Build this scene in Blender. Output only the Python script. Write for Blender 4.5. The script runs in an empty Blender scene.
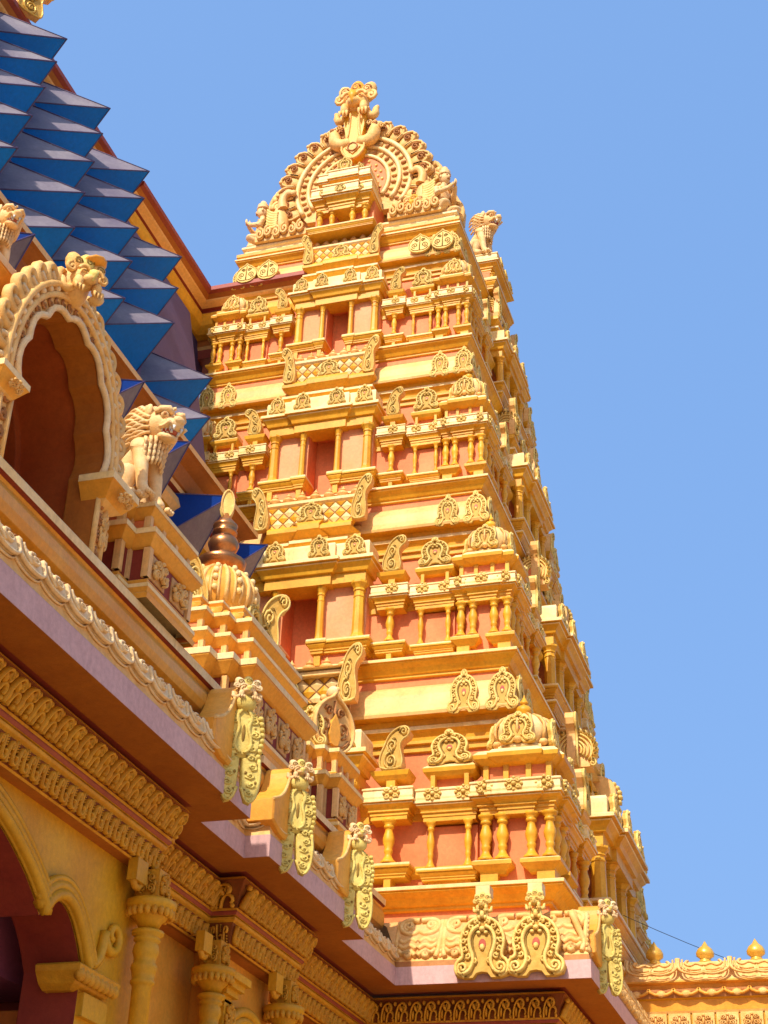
import bpy, math, random
from mathutils import Matrix, Vector
random.seed(7)
PI = math.pi
sc = bpy.context.scene
COL = sc.collection
D = bpy.data

# ------------------------------------------------------------------ materials
def rgb(c): return (c[0], c[1], c[2], 1)
MATS = []
MI = {}
def mat(name, c, rough=.6, c2=None, nscale=3., bump=.15, metallic=0., spec=.3, streak=.0, grime=(.25,.13,.05), fine=60., coat=0., mott=.80):
    m = D.materials.new(name); m.use_nodes = True
    nt = m.node_tree; N = nt.nodes; L = nt.links
    b = N['Principled BSDF']
    b.inputs['Roughness'].default_value = rough
    b.inputs['Metallic'].default_value = metallic
    b.inputs['Specular IOR Level'].default_value = spec
    b.inputs['Coat Weight'].default_value = coat
    geo = N.new('ShaderNodeNewGeometry')
    n1 = N.new('ShaderNodeTexNoise'); n1.inputs['Scale'].default_value = nscale
    n1.inputs['Detail'].default_value = 5
    L.new(geo.outputs['Position'], n1.inputs['Vector'])
    r = N.new('ShaderNodeValToRGB'); r.color_ramp.elements[0].position = .32; r.color_ramp.elements[1].position = .68
    r.color_ramp.elements[0].color = rgb(c2 or [x*.8 for x in c]); r.color_ramp.elements[1].color = rgb(c)
    L.new(n1.outputs['Fac'], r.inputs['Fac'])
    out = r.outputs['Color']
    if streak > 0:
        mp = N.new('ShaderNodeMapping'); mp.inputs['Scale'].default_value = (5, 5, .55)
        L.new(geo.outputs['Position'], mp.inputs['Vector'])
        n2 = N.new('ShaderNodeTexNoise'); n2.inputs['Scale'].default_value = 2.2; n2.inputs['Detail'].default_value = 6
        n2.inputs['Roughness'].default_value = .65
        L.new(mp.outputs['Vector'], n2.inputs['Vector'])
        r2 = N.new('ShaderNodeValToRGB'); r2.color_ramp.elements[0].position = .54; r2.color_ramp.elements[1].position = .8
        r2.color_ramp.elements[0].color = (0, 0, 0, 1); r2.color_ramp.elements[1].color = (streak, streak, streak, 1)
        L.new(n2.outputs['Fac'], r2.inputs['Fac'])
        mx = N.new('ShaderNodeMix'); mx.data_type = 'RGBA'
        L.new(r2.outputs['Color'], mx.inputs['Factor']); L.new(out, mx.inputs[6]); mx.inputs[7].default_value = rgb(grime)
        out = mx.outputs[2]
    n4 = N.new('ShaderNodeTexNoise'); n4.inputs['Scale'].default_value = 17; n4.inputs['Detail'].default_value = 8; n4.inputs['Roughness'].default_value = .7
    L.new(geo.outputs['Position'], n4.inputs['Vector'])
    r4 = N.new('ShaderNodeMapRange'); r4.inputs[1].default_value = .3; r4.inputs[2].default_value = .7; r4.inputs[3].default_value = mott; r4.inputs[4].default_value = 1.06
    L.new(n4.outputs['Fac'], r4.inputs[0])
    oi = N.new('ShaderNodeObjectInfo')
    r5 = N.new('ShaderNodeMapRange'); r5.inputs[3].default_value = .90; r5.inputs[4].default_value = 1.05
    L.new(oi.outputs['Random'], r5.inputs[0])
    mu = N.new('ShaderNodeMath'); mu.operation = 'MULTIPLY'; L.new(r4.outputs[0], mu.inputs[0]); L.new(r5.outputs[0], mu.inputs[1])
    hs = N.new('ShaderNodeHueSaturation'); L.new(mu.outputs[0], hs.inputs['Value']); L.new(out, hs.inputs['Color'])
    out = hs.outputs['Color']
    L.new(out, b.inputs['Base Color'])
    if bump > 0:
        n3 = N.new('ShaderNodeTexNoise'); n3.inputs['Scale'].default_value = fine; n3.inputs['Detail'].default_value = 4
        L.new(geo.outputs['Position'], n3.inputs['Vector'])
        bp = N.new('ShaderNodeBump'); bp.inputs['Strength'].default_value = bump; bp.inputs['Distance'].default_value = .02
        bv = N.new('ShaderNodeBevel'); bv.samples = 3; bv.inputs['Radius'].default_value = .014
        L.new(bv.outputs['Normal'], bp.inputs['Normal'])
        L.new(n3.outputs['Fac'], bp.inputs['Height']); L.new(bp.outputs['Normal'], b.inputs['Normal'])
    MI[name] = len(MATS); MATS.append(m)
    return m
mat('gold',      (.85,.435,.03), .45, (.72,.31,.012), 2.2, .12, streak=.42, grime=(.30,.13,.03))
mat('cream',     (.94,.70,.34), .5, (.90,.58,.19), 2.5, .15, streak=.40, grime=(.40,.20,.07))
mat('peach',     (.89,.52,.19), .5, (.83,.42,.10), 1.6, .12, streak=.38, grime=(.42,.19,.07))
mat('salmon',    (.82,.26,.085), .6, (.76,.19,.05), 1.5, .1, streak=.32, grime=(.34,.1,.03))
mat('pinkpanel', (.86,.38,.17), .6, (.82,.31,.11), 1.5, .08, streak=.28, grime=(.6,.25,.12))
mat('stucco',    (.86,.62,.19), .6, (.78,.49,.11), 9., .3, streak=.3, grime=(.3,.2,.06))
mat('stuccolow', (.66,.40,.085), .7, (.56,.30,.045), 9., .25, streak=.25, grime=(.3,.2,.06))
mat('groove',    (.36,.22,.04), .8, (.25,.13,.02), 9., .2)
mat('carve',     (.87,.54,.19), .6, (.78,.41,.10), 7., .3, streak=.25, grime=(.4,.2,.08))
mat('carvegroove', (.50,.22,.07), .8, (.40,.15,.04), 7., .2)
mat('ochre',     (.72,.37,.014), .5, (.62,.28,.008), 1.4, .2, streak=.25, grime=(.3,.12,.02))
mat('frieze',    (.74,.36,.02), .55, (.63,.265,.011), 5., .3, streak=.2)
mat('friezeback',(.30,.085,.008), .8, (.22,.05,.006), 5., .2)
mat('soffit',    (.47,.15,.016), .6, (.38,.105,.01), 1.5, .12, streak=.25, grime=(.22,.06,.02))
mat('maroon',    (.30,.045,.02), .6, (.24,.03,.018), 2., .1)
mat('blueshade',      (.0,.03,.19), .5, (.0,.022,.15), 1., .02, spec=.12)  # darker copy of the panel blue, with shade put into the colour
mat('lavender',  (.70,.43,.39), .6, (.63,.37,.33), 1.2, .12, streak=.35, grime=(.28,.18,.18))
mat('paving',    (.54,.39,.23), .8, (.46,.32,.18), 1.2, .3, streak=.2)
mat('orangebody',(.86,.42,.06), .45, (.78,.31,.025), 1.6, .15, streak=.15)
mat('mint',      (.78,.62,.17), .65, (.68,.48,.10), 8., .3, streak=.3, grime=(.3,.24,.08))
mat('palepink',  (.88,.64,.34), .6, (.80,.50,.20), 7., .25, streak=.3, grime=(.4,.25,.15))
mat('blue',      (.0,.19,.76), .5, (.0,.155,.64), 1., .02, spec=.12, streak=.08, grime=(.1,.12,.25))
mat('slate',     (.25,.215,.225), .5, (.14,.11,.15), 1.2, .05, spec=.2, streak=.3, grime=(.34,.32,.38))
mat('plum',      (.115,.08,.17), .6, (.09,.06,.13), 1., .1, streak=.25, grime=(.25,.2,.27))
mat('copper',    (.62,.27,.10), .3, (.45,.17,.06), 5., .05, metallic=.9, streak=.3, grime=(.2,.1,.03))
mat('brass',     (.82,.48,.07), .32, (.72,.38,.04), 3., .05, metallic=.25, spec=.6)
mat('lion',      (.87,.60,.29), .6, (.80,.46,.16), 6., .3, streak=.3, grime=(.42,.2,.07))
mat('red',       (.50,.12,.05), .5, (.38,.04,.02), 4., .1)
mat('redtrim',   (.36,.07,.035), .5, (.30,.05,.03), 2., .1)
mat('dirt',      (.36,.26,.16), .95, (.28,.20,.12), .5, .4)
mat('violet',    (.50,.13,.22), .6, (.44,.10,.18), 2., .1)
mat('carvelow', (.78,.44,.16), .65, (.68,.33,.09), 7., .3, streak=.25, grime=(.4,.2,.08))
mat('nichered', (.52,.11,.02), .6, (.44,.08,.015), 1.6, .1, streak=.2, grime=(.25,.05,.01))
mat('wire',      (.03,.03,.03), .6)
mat('white',     (.8,.76,.68), .6)

# ------------------------------------------------------------------ mesh builder
class MB:
    def __init__(s): s.v=[]; s.f=[]; s.m=[]; s.sm=[]
    def face(s, idx, m, smooth=False): s.f.append(tuple(idx)); s.m.append(MI[m]); s.sm.append(smooth)
    def add(s, o, M=None):
        b=len(s.v)
        s.v += [tuple(M@Vector(p)) for p in o.v] if M is not None else o.v
        s.f += [tuple(i+b for i in f) for f in o.f]; s.m += o.m; s.sm += o.sm
        return s
    def box(s, x0,x1,y0,y1,z0,z1, m):
        b=len(s.v)
        s.v += [(x0,y0,z0),(x1,y0,z0),(x1,y1,z0),(x0,y1,z0),(x0,y0,z1),(x1,y0,z1),(x1,y1,z1),(x0,y1,z1)]
        for f in ((0,3,2,1),(4,5,6,7),(0,1,5,4),(1,2,6,5),(2,3,7,6),(3,0,4,7)): s.face([b+i for i in f], m)
        return s
    def lathe(s, prof, c=(0,0,0), seg=12, m='gold', sx=1., sy=1., smooth=True, ph=0., rib=0):
        b=len(s.v); n=len(prof)
        for r,z in prof:
            for i in range(seg):
                a=2*PI*i/seg+ph
                rr=r*(1-(.12 if rib and i%2 else 0))
                s.v.append((c[0]+rr*math.cos(a)*sx, c[1]+rr*math.sin(a)*sy, c[2]+z))
        for j in range(n-1):
            for i in range(seg):
                k=(i+1)%seg
                s.face((b+j*seg+i,b+j*seg+k,b+(j+1)*seg+k,b+(j+1)*seg+i), m, smooth)
        s.face([b+i for i in range(seg)][::-1], m); s.face([b+(n-1)*seg+i for i in range(seg)], m)
        return s
    def ell(s, c, r, m, seg=8, rings=5, M=None):
        o=MB()
        prof=[(max(.02,math.sin(PI*j/rings)),-math.cos(PI*j/rings)) for j in range(rings+1)]
        o.lathe(prof,(0,0,0),seg,m)
        T=Matrix.Translation(c)@(M or Matrix())@Matrix.Diagonal((r[0],r[1],r[2],1))
        return s.add(o,T)
    def tube(s, pts, rad, m, sides=5, closed=False):
        pts=[Vector(p) for p in pts]; n=len(pts)
        if isinstance(rad,(int,float)): rad=[rad]*n
        if len(rad)!=n:
            q=rad; rad=[]
            for i in range(n):
                t=i/(n-1)*(len(q)-1); j=min(int(t),len(q)-2); rad.append(q[j]+(q[j+1]-q[j])*(t-j))
        b=len(s.v); up=None
        for i,p in enumerate(pts):
            a=pts[i-1] if (i>0 or closed) else p
            c=pts[(i+1)%n] if (i<n-1 or closed) else p
            t=(c-a)
            if t.length<1e-9: t=Vector((0,0,1))
            t.normalize()
            if up is None:
                up=Vector((0,1,0)) if abs(t.y)<.9 else Vector((1,0,0))
            x=up-t*up.dot(t)
            if x.length<1e-6: x=t.orthogonal()
            x.normalize(); y=t.cross(x); up=x
            for k in range(sides):
                q=2*PI*k/sides
                s.v.append(tuple(p+rad[i]*(x*math.cos(q)+y*math.sin(q))))
        for i in range(n if closed else n-1):
            j=(i+1)%n
            for k in range(sides):
                l=(k+1)%sides
                s.face((b+i*sides+k,b+i*sides+l,b+j*sides+l,b+j*sides+k), m, True)
        if not closed:
            s.face([b+k for k in range(sides)][::-1], m); s.face([b+(n-1)*sides+k for k in range(sides)], m)
        return s
    def plate(s, outl, y0, y1, m, mside=None, bev=0.):
        # outline in x,z (CCW seen from -y), front at y0 (more negative), back at y1
        n=len(outl); b=len(s.v)
        cx=sum(p[0] for p in outl)/n; cz=sum(p[1] for p in outl)/n
        k=1-bev
        s.v += [(cx+(x-cx)*k,y0,cz+(z-cz)*k) for x,z in outl]
        s.v += [(x,y0+(bev*.3 if bev else 0),z) for x,z in outl]
        s.v += [(x,y1,z) for x,z in outl]
        s.face([b+i for i in range(n)], m)
        for i in range(n):
            j=(i+1)%n
            if bev: s.face((b+n+i,b+n+j,b+j,b+i), m)
            else: s.face((b+n+i,b+n+j,b+j,b+i), m)
            s.face((b+2*n+i,b+2*n+j,b+n+j,b+n+i), mside or m)
        s.face([b+2*n+i for i in range(n)][::-1], mside or m)
        return s
    def sweep(s, path, prof, closed=False, rng=None, bottom=False, top=False, caps=False):
        P=[Vector((p[0],p[1])) for p in path]; n=len(P)
        def nrm(i):
            a=P[i]; c=P[(i+1)%n]; d=(c-a).normalized(); return Vector((d.y,-d.x))
        mit=[]
        for i in range(n):
            if closed or 0<i<n-1:
                n1=nrm((i-1)%n); n2=nrm(i); mit.append((n1+n2)/(1+n1.dot(n2)))
            elif i==0: mit.append(nrm(0))
            else: mit.append(nrm(n-2))
        i0,i1=(0,n-1) if rng is None else rng
        ids=list(range(n)) if closed else list(range(i0,i1+1))
        b=len(s.v); K=len(prof); R=len(ids)
        for i in ids:
            for d,z,m in prof:
                q=P[i]+mit[i]*d; s.v.append((q.x,q.y,z))
        for a in range(R if closed else R-1):
            c=(a+1)%R
            for j in range(K-1):
                if abs(prof[j][0]-prof[j+1][0])<1e-7 and abs(prof[j][1]-prof[j+1][1])<1e-7: continue
                s.face((b+a*K+j,b+c*K+j,b+c*K+j+1,b+a*K+j+1), prof[j][2])
        if top: s.face([b+a*K+K-1 for a in range(R)], prof[-1][2])
        if bottom: s.face([b+a*K for a in range(R)][::-1], prof[0][2])
        if caps and not closed:
            s.face([b+j for j in range(K)], prof[0][2]); s.face([b+(R-1)*K+j for j in range(K)][::-1], prof[0][2])
        return s
    def build(s, name, parent=None, M=None):
        me=D.meshes.new(name); me.from_pydata(s.v,[],s.f)
        used=sorted(set(s.m)); rem={u:i for i,u in enumerate(used)}
        for u in used: me.materials.append(MATS[u])
        me.polygons.foreach_set('material_index',[rem[i] for i in s.m])
        me.polygons.foreach_set('use_smooth',s.sm)
        me.update()
        return inst(name, me, parent, M)
W={}
JR=random.Random(11)
def inst(name, me, parent=None, M=None):
    o=D.objects.new(name, me); COL.objects.link(o)
    M=M or Matrix()
    if name in ('arch_ornament','leaf_ornament','scroll_fin','finial','leaf','pyramid_panel'):   # cast by hand: never quite alike
        M=M@Ry(JR.uniform(-1,1)*(.5 if name=='pyramid_panel' else 2.2))@S(JR.uniform(.96,1.04) if name!='pyramid_panel' else 1,1,JR.uniform(.96,1.04) if name!='pyramid_panel' else 1)
    W[o]=M
    if parent is not None:
        o.parent=parent; o.matrix_basis=W[parent].inverted()@M
    else: o.matrix_basis=M
    return o
def thing(name, label, cat, loc=(0,0,0), group=None):
    o=inst(name, None, None, Matrix.Translation(loc)); o.empty_display_size=.3
    return tag(o,label,cat,group)
def tag(o,label,cat,group=None):
    o['label']=label; o['category']=cat
    if group: o['group']=group
    return o
def relocate(mb, M):  # move builder geometry given in world space into an object-local frame
    I=M.inverted(); mb.v=[tuple(I@Vector(p)) for p in mb.v]; return mb
T=Matrix.Translation
def Rz(d): return Matrix.Rotation(math.radians(d),4,'Z')
def Rx(d): return Matrix.Rotation(math.radians(d),4,'X')
def Ry(d): return Matrix.Rotation(math.radians(d),4,'Y')
def S(a,b=None,c=None): return Matrix.Diagonal((a,a if b is None else b,a if c is None else c,1))

# ------------------------------------------------------------------ ornament units (facing -y, base z=0)
def spiral(cx,cz,r,turns,start=0.,dirn=1,n=14,y=0.,r1=.15):
    out=[]
    for i in range(n):
        t=i/(n-1); a=start+dirn*2*PI*turns*t; rr=r*(1-(1-r1)*t)
        out.append((cx+rr*math.cos(a), y, cz+rr*math.sin(a)))
    return out
def sm(pts, it=2, closed=False):
    for _ in range(it):
        o=[]; n=len(pts)
        for i in range(n if closed else n-1):
            a=pts[i]; b=pts[(i+1)%n]
            o.append(tuple(.75*x+.25*y for x,y in zip(a,b))); o.append(tuple(.25*x+.75*y for x,y in zip(a,b)))
        if not closed: o=[pts[0]]+o+[pts[-1]]
        pts=o
    return pts
def mirror(half): # half outline from top centre down the right side to the bottom; returns CCW seen from -y
    L=[(-x,z) for x,z in half if x>1e-6]
    return half[:1]*0+[p for p in reversed(half)]+L if half[0][0]<1e-6 else [p for p in reversed(half)]+L
def kudu(front='stucco', back='groove', eye='red'):
    m=MB()
    half=[(0,1.16),(.05,1.13),(.09,1.06),(.07,1.0),(.17,.98),(.30,.88),(.38,.74),(.41,.58),(.37,.42),(.36,.32),(.45,.27),(.5,.16),(.46,.04),(.32,0),(.16,.0),(.10,.08),(0,.1)]
    ol=mirror(half)
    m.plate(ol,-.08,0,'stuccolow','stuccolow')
    rim=[(x,-.09,z) for x,z in sm([(p[0]*.95,p[1]*.97+.02) for p in half[:-3]],1)]
    for sx in (1,-1):
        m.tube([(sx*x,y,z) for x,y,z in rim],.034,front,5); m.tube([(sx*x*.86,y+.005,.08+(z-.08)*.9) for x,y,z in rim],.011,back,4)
        # scalloped outer curls
        for a in range(7):
            t=math.radians(78-a*24); cx=.33*math.cos(t); cz=.58+.33*math.sin(t)
            m.tube([(sx*p[0],p[1],p[2]) for p in spiral(cx,cz,.055,1.1,t,-1,8,-.1)],.022,front,4)
        m.tube([(sx*(x-.05),-.085,z) for x,z in sm([(.07,.82),(.16,.78),(.23,.66),(.22,.5),(.16,.36),(.15,.24)],1)],.018,back,4); m.tube([(sx*x,-.1,z) for x,z in sm([(.05,.85),(.16,.80),(.23,.66),(.22,.5),(.16,.36),(.15,.24),(.22,.10),(.33,.06)],1)],.04,front,5)
        m.tube([(sx*p[0],p[1],p[2]) for p in spiral(.33,.15,.105,1.4,-PI/2,1,12,-.11)],.034,front,5); m.tube([(sx*p[0],p[1],p[2]) for p in spiral(.33,.15,.06,1.0,-PI/2,1,8,-.095)],.014,back,4)
        m.tube([(sx*p[0],p[1],p[2]) for p in spiral(.10,.93,.05,1.2,-PI/2,1,8,-.11)],.022,front,4)
        m.ell((sx*.065,-.1,.74),(.045,.03,.035),front,6,4)
        for k in range(4): m.ell((sx*(.27+.0*k),-.09,.36+.09*k),(.025,.03,.03),front,5,3)
    m.ell((0,-.11,.80),(.06,.04,.05),front,6,4)
    m.ell((0,-.12,1.04),(.05,.04,.075),front,6,4)
    for sx in (1,-1): m.ell((sx*.055,-.11,.99),(.04,.035,.045),front,6,4)
    m.plate([(.065*math.cos(a),.55+.10*math.sin(a)) for a in [i*PI/5 for i in range(10)]],-.085,-.02,eye)
    m.ell((0,-.09,.5),(.05,.03,.06),front,6,4)
    return m
def leafkudu(front='stucco', back='groove'):
    m=MB()
    half=[(0,1.0),(.07,.9),(.22,.82),(.38,.66),(.46,.46),(.43,.24),(.30,.07),(.12,0),(0,.0)]
    m.plate(mirror(half),-.08,0,front,front,.0)
    for sx in (1,-1):
        rim=[(sx*x,-.09,z) for x,z in sm(half,1)]
        m.tube(rim,.028,front,5)
        m.tube([(sx*p[0],p[1],p[2]) for p in spiral(.20,.40,.15,1.5,-PI/2,1,14,-.085)],.02,back,4)
        m.tube([(sx*p[0],p[1],p[2]) for p in spiral(.13,.66,.09,1.3,0,1,10,-.085)],.024,back,4)
        m.tube([(sx*x,-.085,z) for x,z in sm([(.0,.12),(.12,.1),(.26,.14),(.36,.26)],1)],.022,back,4)
    m.tube([(0,-.085,.1),(0,-.085,.85)],.022,back,4)
    return m
def rosette(front='stucco', back='groove'):
    m=MB()
    m.plate([(.5*math.cos(2*PI*k/10),.5+.5*math.sin(2*PI*k/10)) for k in range(10)],-.03,.1,'stuccolow')
    for k in range(4):
        a=k*PI/2+PI/4; r=.34
        m.tube([(q[0]+r*math.cos(a),q[1],q[2]+.5+r*math.sin(a)) for q in spiral(0,0,.17,1.25,a,1,9,-.04)],.06,front,5)
    for k in range(4):
        a=k*PI/2; m.ell((.42*math.cos(a),-.05,.5+.42*math.sin(a)),(.10,.08,.10),front,6,4)
    m.ell((0,-.09,.5),(.14,.08,.14),front,6,4)
    return m
def scrollfin(front='stucco', back='groove', body='peach'):
    # tall S-shaped end scroll: top curl leaning out, w~.5 h~1
    m=MB()
    ol=[(-.34,0),(.30,0),(.36,.14),(.33,.32),(.27,.5),(.29,.64),(.40,.74),(.54,.80),(.60,.92),(.50,1.04),(.28,1.04),(.05,.95),(-.12,.8),(-.22,.6),(-.34,.42),(-.40,.2)]
    m.plate(ol,-.16,.05,'stuccolow',body)
    m.tube([(x,-.17,z) for x,z in sm(ol,1,True)],.03,front,4,True)
    for c in (spiral(-.02,.2,.24,1.8,PI/2,1,18,-.17),spiral(.02,.58,.18,1.6,-PI/2,-1,14,-.17),spiral(.40,.92,.13,1.4,PI,-1,11,-.17)): m.tube(c,.035,front,4)
    for c in (spiral(0,.18,.15,1.6,PI/2,1,14,-.18),spiral(.0,.45,.12,1.4,-PI/2,-1,12,-.18),spiral(.32,.93,.09,1.3,PI,-1,10,-.18),spiral(.08,.7,.09,1.2,0,1,10,-.18)):
        m.tube(c,.013,back,4)
    for c in (spiral(0,.18,.08,1.0,PI/2,1,8,-.18),spiral(.0,.45,.065,1.0,-PI/2,-1,8,-.18)): m.tube(c,.025,front,4)
    return m
def petalscroll(front='palepink', back='carvegroove', w=1.):
    # hanging tongue of a scalloped eave: top at z=0, hangs to -1
    m=MB()
    half=[(0,-1.0),(.22,-.95),(.40,-.78),(.48,-.5),(.5,0)]
    ol=[(-x,z) for x,z in reversed(half)]+[p for p in half[1:]]
    m.plate(ol,-.10,.08,front,front,.12)
    m.tube([(x,-.11,z) for x,z in sm(ol,1)],.055,front,5)
    m.tube([(x*1.08,.0,z*1.1) for x,z in sm(ol,1)],.035,front,4)
    m.tube(spiral(.05,-.42,.24,1.5,PI/2,1,14,-.13),.055,front,5)
    m.tube([(x,-.13,z) for x,z in sm([(-.36,-.1),(-.3,-.45),(-.1,-.78)],1)],.045,front,4)
    for k in range(4): m.ell((.28-.06*k,-.12,-.12-.1*k+.03*k*k),(.045,.05,.04),back,5,3)
    return m
def acanthus(front='frieze', back='friezeback'):
    # upright frieze unit, width 1, height 1
    m=MB()
    m.tube([(x,-.06,z) for x,z in sm([(-.42,.0),(-.38,.35),(-.2,.75),(.1,.93),(.32,.82),(.34,.62),(.2,.55)],1)],.06,front,5)
    m.tube([(x,-.05,z) for x,z in sm([(-.1,.0),(-.02,.3),(.12,.5),(.34,.48),(.42,.3),(.32,.18)],1)],.055,front,5)
    m.tube(spiral(.24,.70,.14,1.2,0,1,9,-.07),.045,front,4)
    m.ell((.0,-.06,.62),(.12,.06,.2),front,6,4,Ry(-30))
    m.ell((-.22,-.05,.30),(.09,.05,.24),front,6,4,Ry(10))
    m.ell((.36,-.05,.08),(.1,.05,.1),front,6,4)
    m.ell((-.40,-.04,.85),(.12,.05,.12),front,6,4)
    return m
def meander(front='frieze'):
    m=MB()
    m.tube([(x,-.06,z) for x,z in sm([(-.4,.95),(-.4,.35),(-.3,.12),(-.05,.08),(.06,.3),(-.05,.45),(-.2,.38)],1)],.06,front,5)
    m.tube([(x,-.06,z) for x,z in sm([(.15,.0),(.15,.55),(.25,.85),(.42,.8),(.42,.6),(.3,.55)],1)],.06,front,5)
    for k in range(4): m.ell((-.12,-.05,.62+.1*k),(.05,.05,.045),front,5,3)
    for k in range(3): m.ell((.36,-.05,.1+.14*k),(.05,.05,.05),front,5,3)
    return m
def panelscroll(front='carve', back='carvegroove'):
    # leafy wall panel, 1 x 1
    m=MB()
    for sx in (1,-1):
        m.tube([(sx*p[0],p[1],p[2]) for p in spiral(.24,.30,.2,1.6,-PI/2,1,16,-.05)],.045,front,5)
        m.tube([(sx*p[0],p[1],p[2]) for p in spiral(.24,.72,.17,1.5,-PI/2,-1,14,-.05)],.04,front,5)
        m.ell((sx*.42,-.04,.5),(.06,.05,.12),front,6,4)
    m.ell((0,-.05,.5),(.07,.06,.3),front,6,4); m.ell((0,-.06,.88),(.1,.06,.09),front,6,4)
    return m
def protomesh(mb,name):
    o=mb.build(name); me=o.data; D.objects.remove(o); return me
ME_KUDU=protomesh(kudu(),'arch_ornament'); ME_LEAF=protomesh(leafkudu(),'leaf_ornament')
ME_FIN=protomesh(scrollfin(),'scroll_fin')
ROS=rosette()
def gable_end():
    m=MB()
    pa=lambda r:[(r*math.cos(math.radians(a)),.42+r*math.sin(math.radians(a))) for a in range(-40,221,13)]
    m.plate([(.40,0)]+pa(.46)+[(-.40,0)],-.05,.25,'peach','peach')
    m.plate(pa(.15),-.07,.0,'salmon')
    m.tube([(x,-.07,z) for x,z in pa(.17)],.03,'stucco',5)
    for r,w in ((.24,.03),(.33,.03),(.42,.03)): m.tube([(x,-.07,z) for x,z in pa(r)],w,'stucco',5)
    for k in range(17):
        a=math.radians(-32+244*k/16); m.ell((.50*math.cos(a),-.05,.42+.50*math.sin(a)),(.07,.08,.07),'stucco',6,4); m.tube(spiral(.51*math.cos(a),.42+.51*math.sin(a),.035,1.2,a,1,7,-.13),.012,'groove',4)
    for sx in (1,-1): m.tube([(sx*p[0],p[1],p[2]) for p in spiral(.42,.06,.09,1.4,PI/2,-1,12,-.08)],.03,'stucco',5)
    m.ell((0,-.08,1.0),(.08,.07,.10),'stucco',8,5)
    return m
ME_GAB=protomesh(gable_end(),'gable_end')

# ------------------------------------------------------------------ small turned shapes
def baluster(h, r, m='gold'):
    p=[(1.25,0),(1.25,.05),(.95,.08),(.62,.16),(.55,.22),(.72,.27),(.72,.31),(.6,.35),(.92,.48),(.98,.56),(.80,.66),(.62,.74),(.62,.80),(.85,.82),(.85,.86),(.7,.88),(1.05,.93),(1.25,.97),(1.25,1.)]
    return MB().lathe([(a*r,z*h) for a,z in p],(0,0,0),10,m)
def column(h, r, m='gold', seg=8):
    p=[(1.45,0),(1.3,.035),(1.05,.08),(1.0,.13),(.9,.72),(1.0,.73),(1.0,.755),(.88,.765),(.88,.83),(1.05,.84),(1.05,.86),(.95,.875),(1.2,.92),(1.5,.96),(1.5,1.0)]
    return MB().lathe([(a*r,z*h) for a,z in p],(0,0,0),seg,m,smooth=False,ph=PI/8)
def kalasha(h, r, m='gold', seg=10):
    p=[(.7,0),(.9,.06),(.5,.12),(.5,.16),(1.0,.30),(1.05,.40),(.85,.5),(.4,.56),(.38,.6),(.6,.64),(.55,.7),(.3,.78),(.12,.9),(.02,1.)]
    return MB().lathe([(a*r,z*h) for a,z in p],(0,0,0),seg,m)
def rect(a,b): return [(-a,-b),(a,-b),(a,b),(-a,b)]
def U(a,p,x=0.): return [(x-a,0.05),(x-a,-p),(x+a,-p),(x+a,0.05)]

def prof(z0,*steps):
    """steps: (d, z, mat)"""
    return list(steps)

def base_mould(z0,h,o,m='gold',mt='cream'):
    # flaring pedestal moulding of height h and overhang o, with fillets
    return [(0,z0,m),(0,z0+.16*h,m),(o*.22,z0+.20*h,m),(o*.22,z0+.27*h,m),(o*.12,z0+.30*h,m),(o*.40,z0+.40*h,m),(o*.70,z0+.54*h,m),(o*.76,z0+.60*h,m),(o*.68,z0+.63*h,m),(o,z0+.66*h,m),(o,z0+.80*h,mt),(o,z0+.92*h,mt),(o*.9,z0+.95*h,mt),(o*.6,z0+h,mt),(-.03,z0+h+.002,mt)]
def eave(z0,h,o,m='gold',mt='cream'):
    # cornice: stepped fascia, cavetto flare, bead, lip, then sloping cream roof band with a top roll
    return [(0,z0,m),(0,z0+.13*h,m),(o*.10,z0+.135*h,m),(o*.10,z0+.24*h,m),(o*.30,z0+.25*h,m),(o*.30,z0+.29*h,m),(o*.24,z0+.30*h,m),(o*.42,z0+.38*h,m),(o*.78,z0+.45*h,mt),(o*.82,z0+.48*h,m),(o*.76,z0+.495*h,m),(o,z0+.51*h,mt),(o,z0+.58*h,mt),(o*.80,z0+.61*h,mt),(o*.86,z0+.68*h,mt),(o*.80,z0+.88*h,mt),(o*.92,z0+.90*h,mt),(o*.92,z0+.95*h,mt),(o*.6,z0+h,mt),(-.03,z0+h+.002,mt)]
def eave2(z0,h,o,m='gold',mt='cream'):
    return [(0,z0,m),(0,z0+.25*h,m),(o*.25,z0+.255*h,m),(o*.38,z0+.34*h,m),(o*.70,z0+.43*h,mt),(o*.76,z0+.455*h,m),(o*.70,z0+.47*h,m),(o,z0+.48*h,mt),(o,z0+.55*h,mt),(o*.92,z0+.57*h,mt),(o*.42,z0+.60*h,mt),(o*.44,z0+.92*h,mt),(o*.36,z0+.98*h,mt),(-.03,z0+h,mt)]
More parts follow.
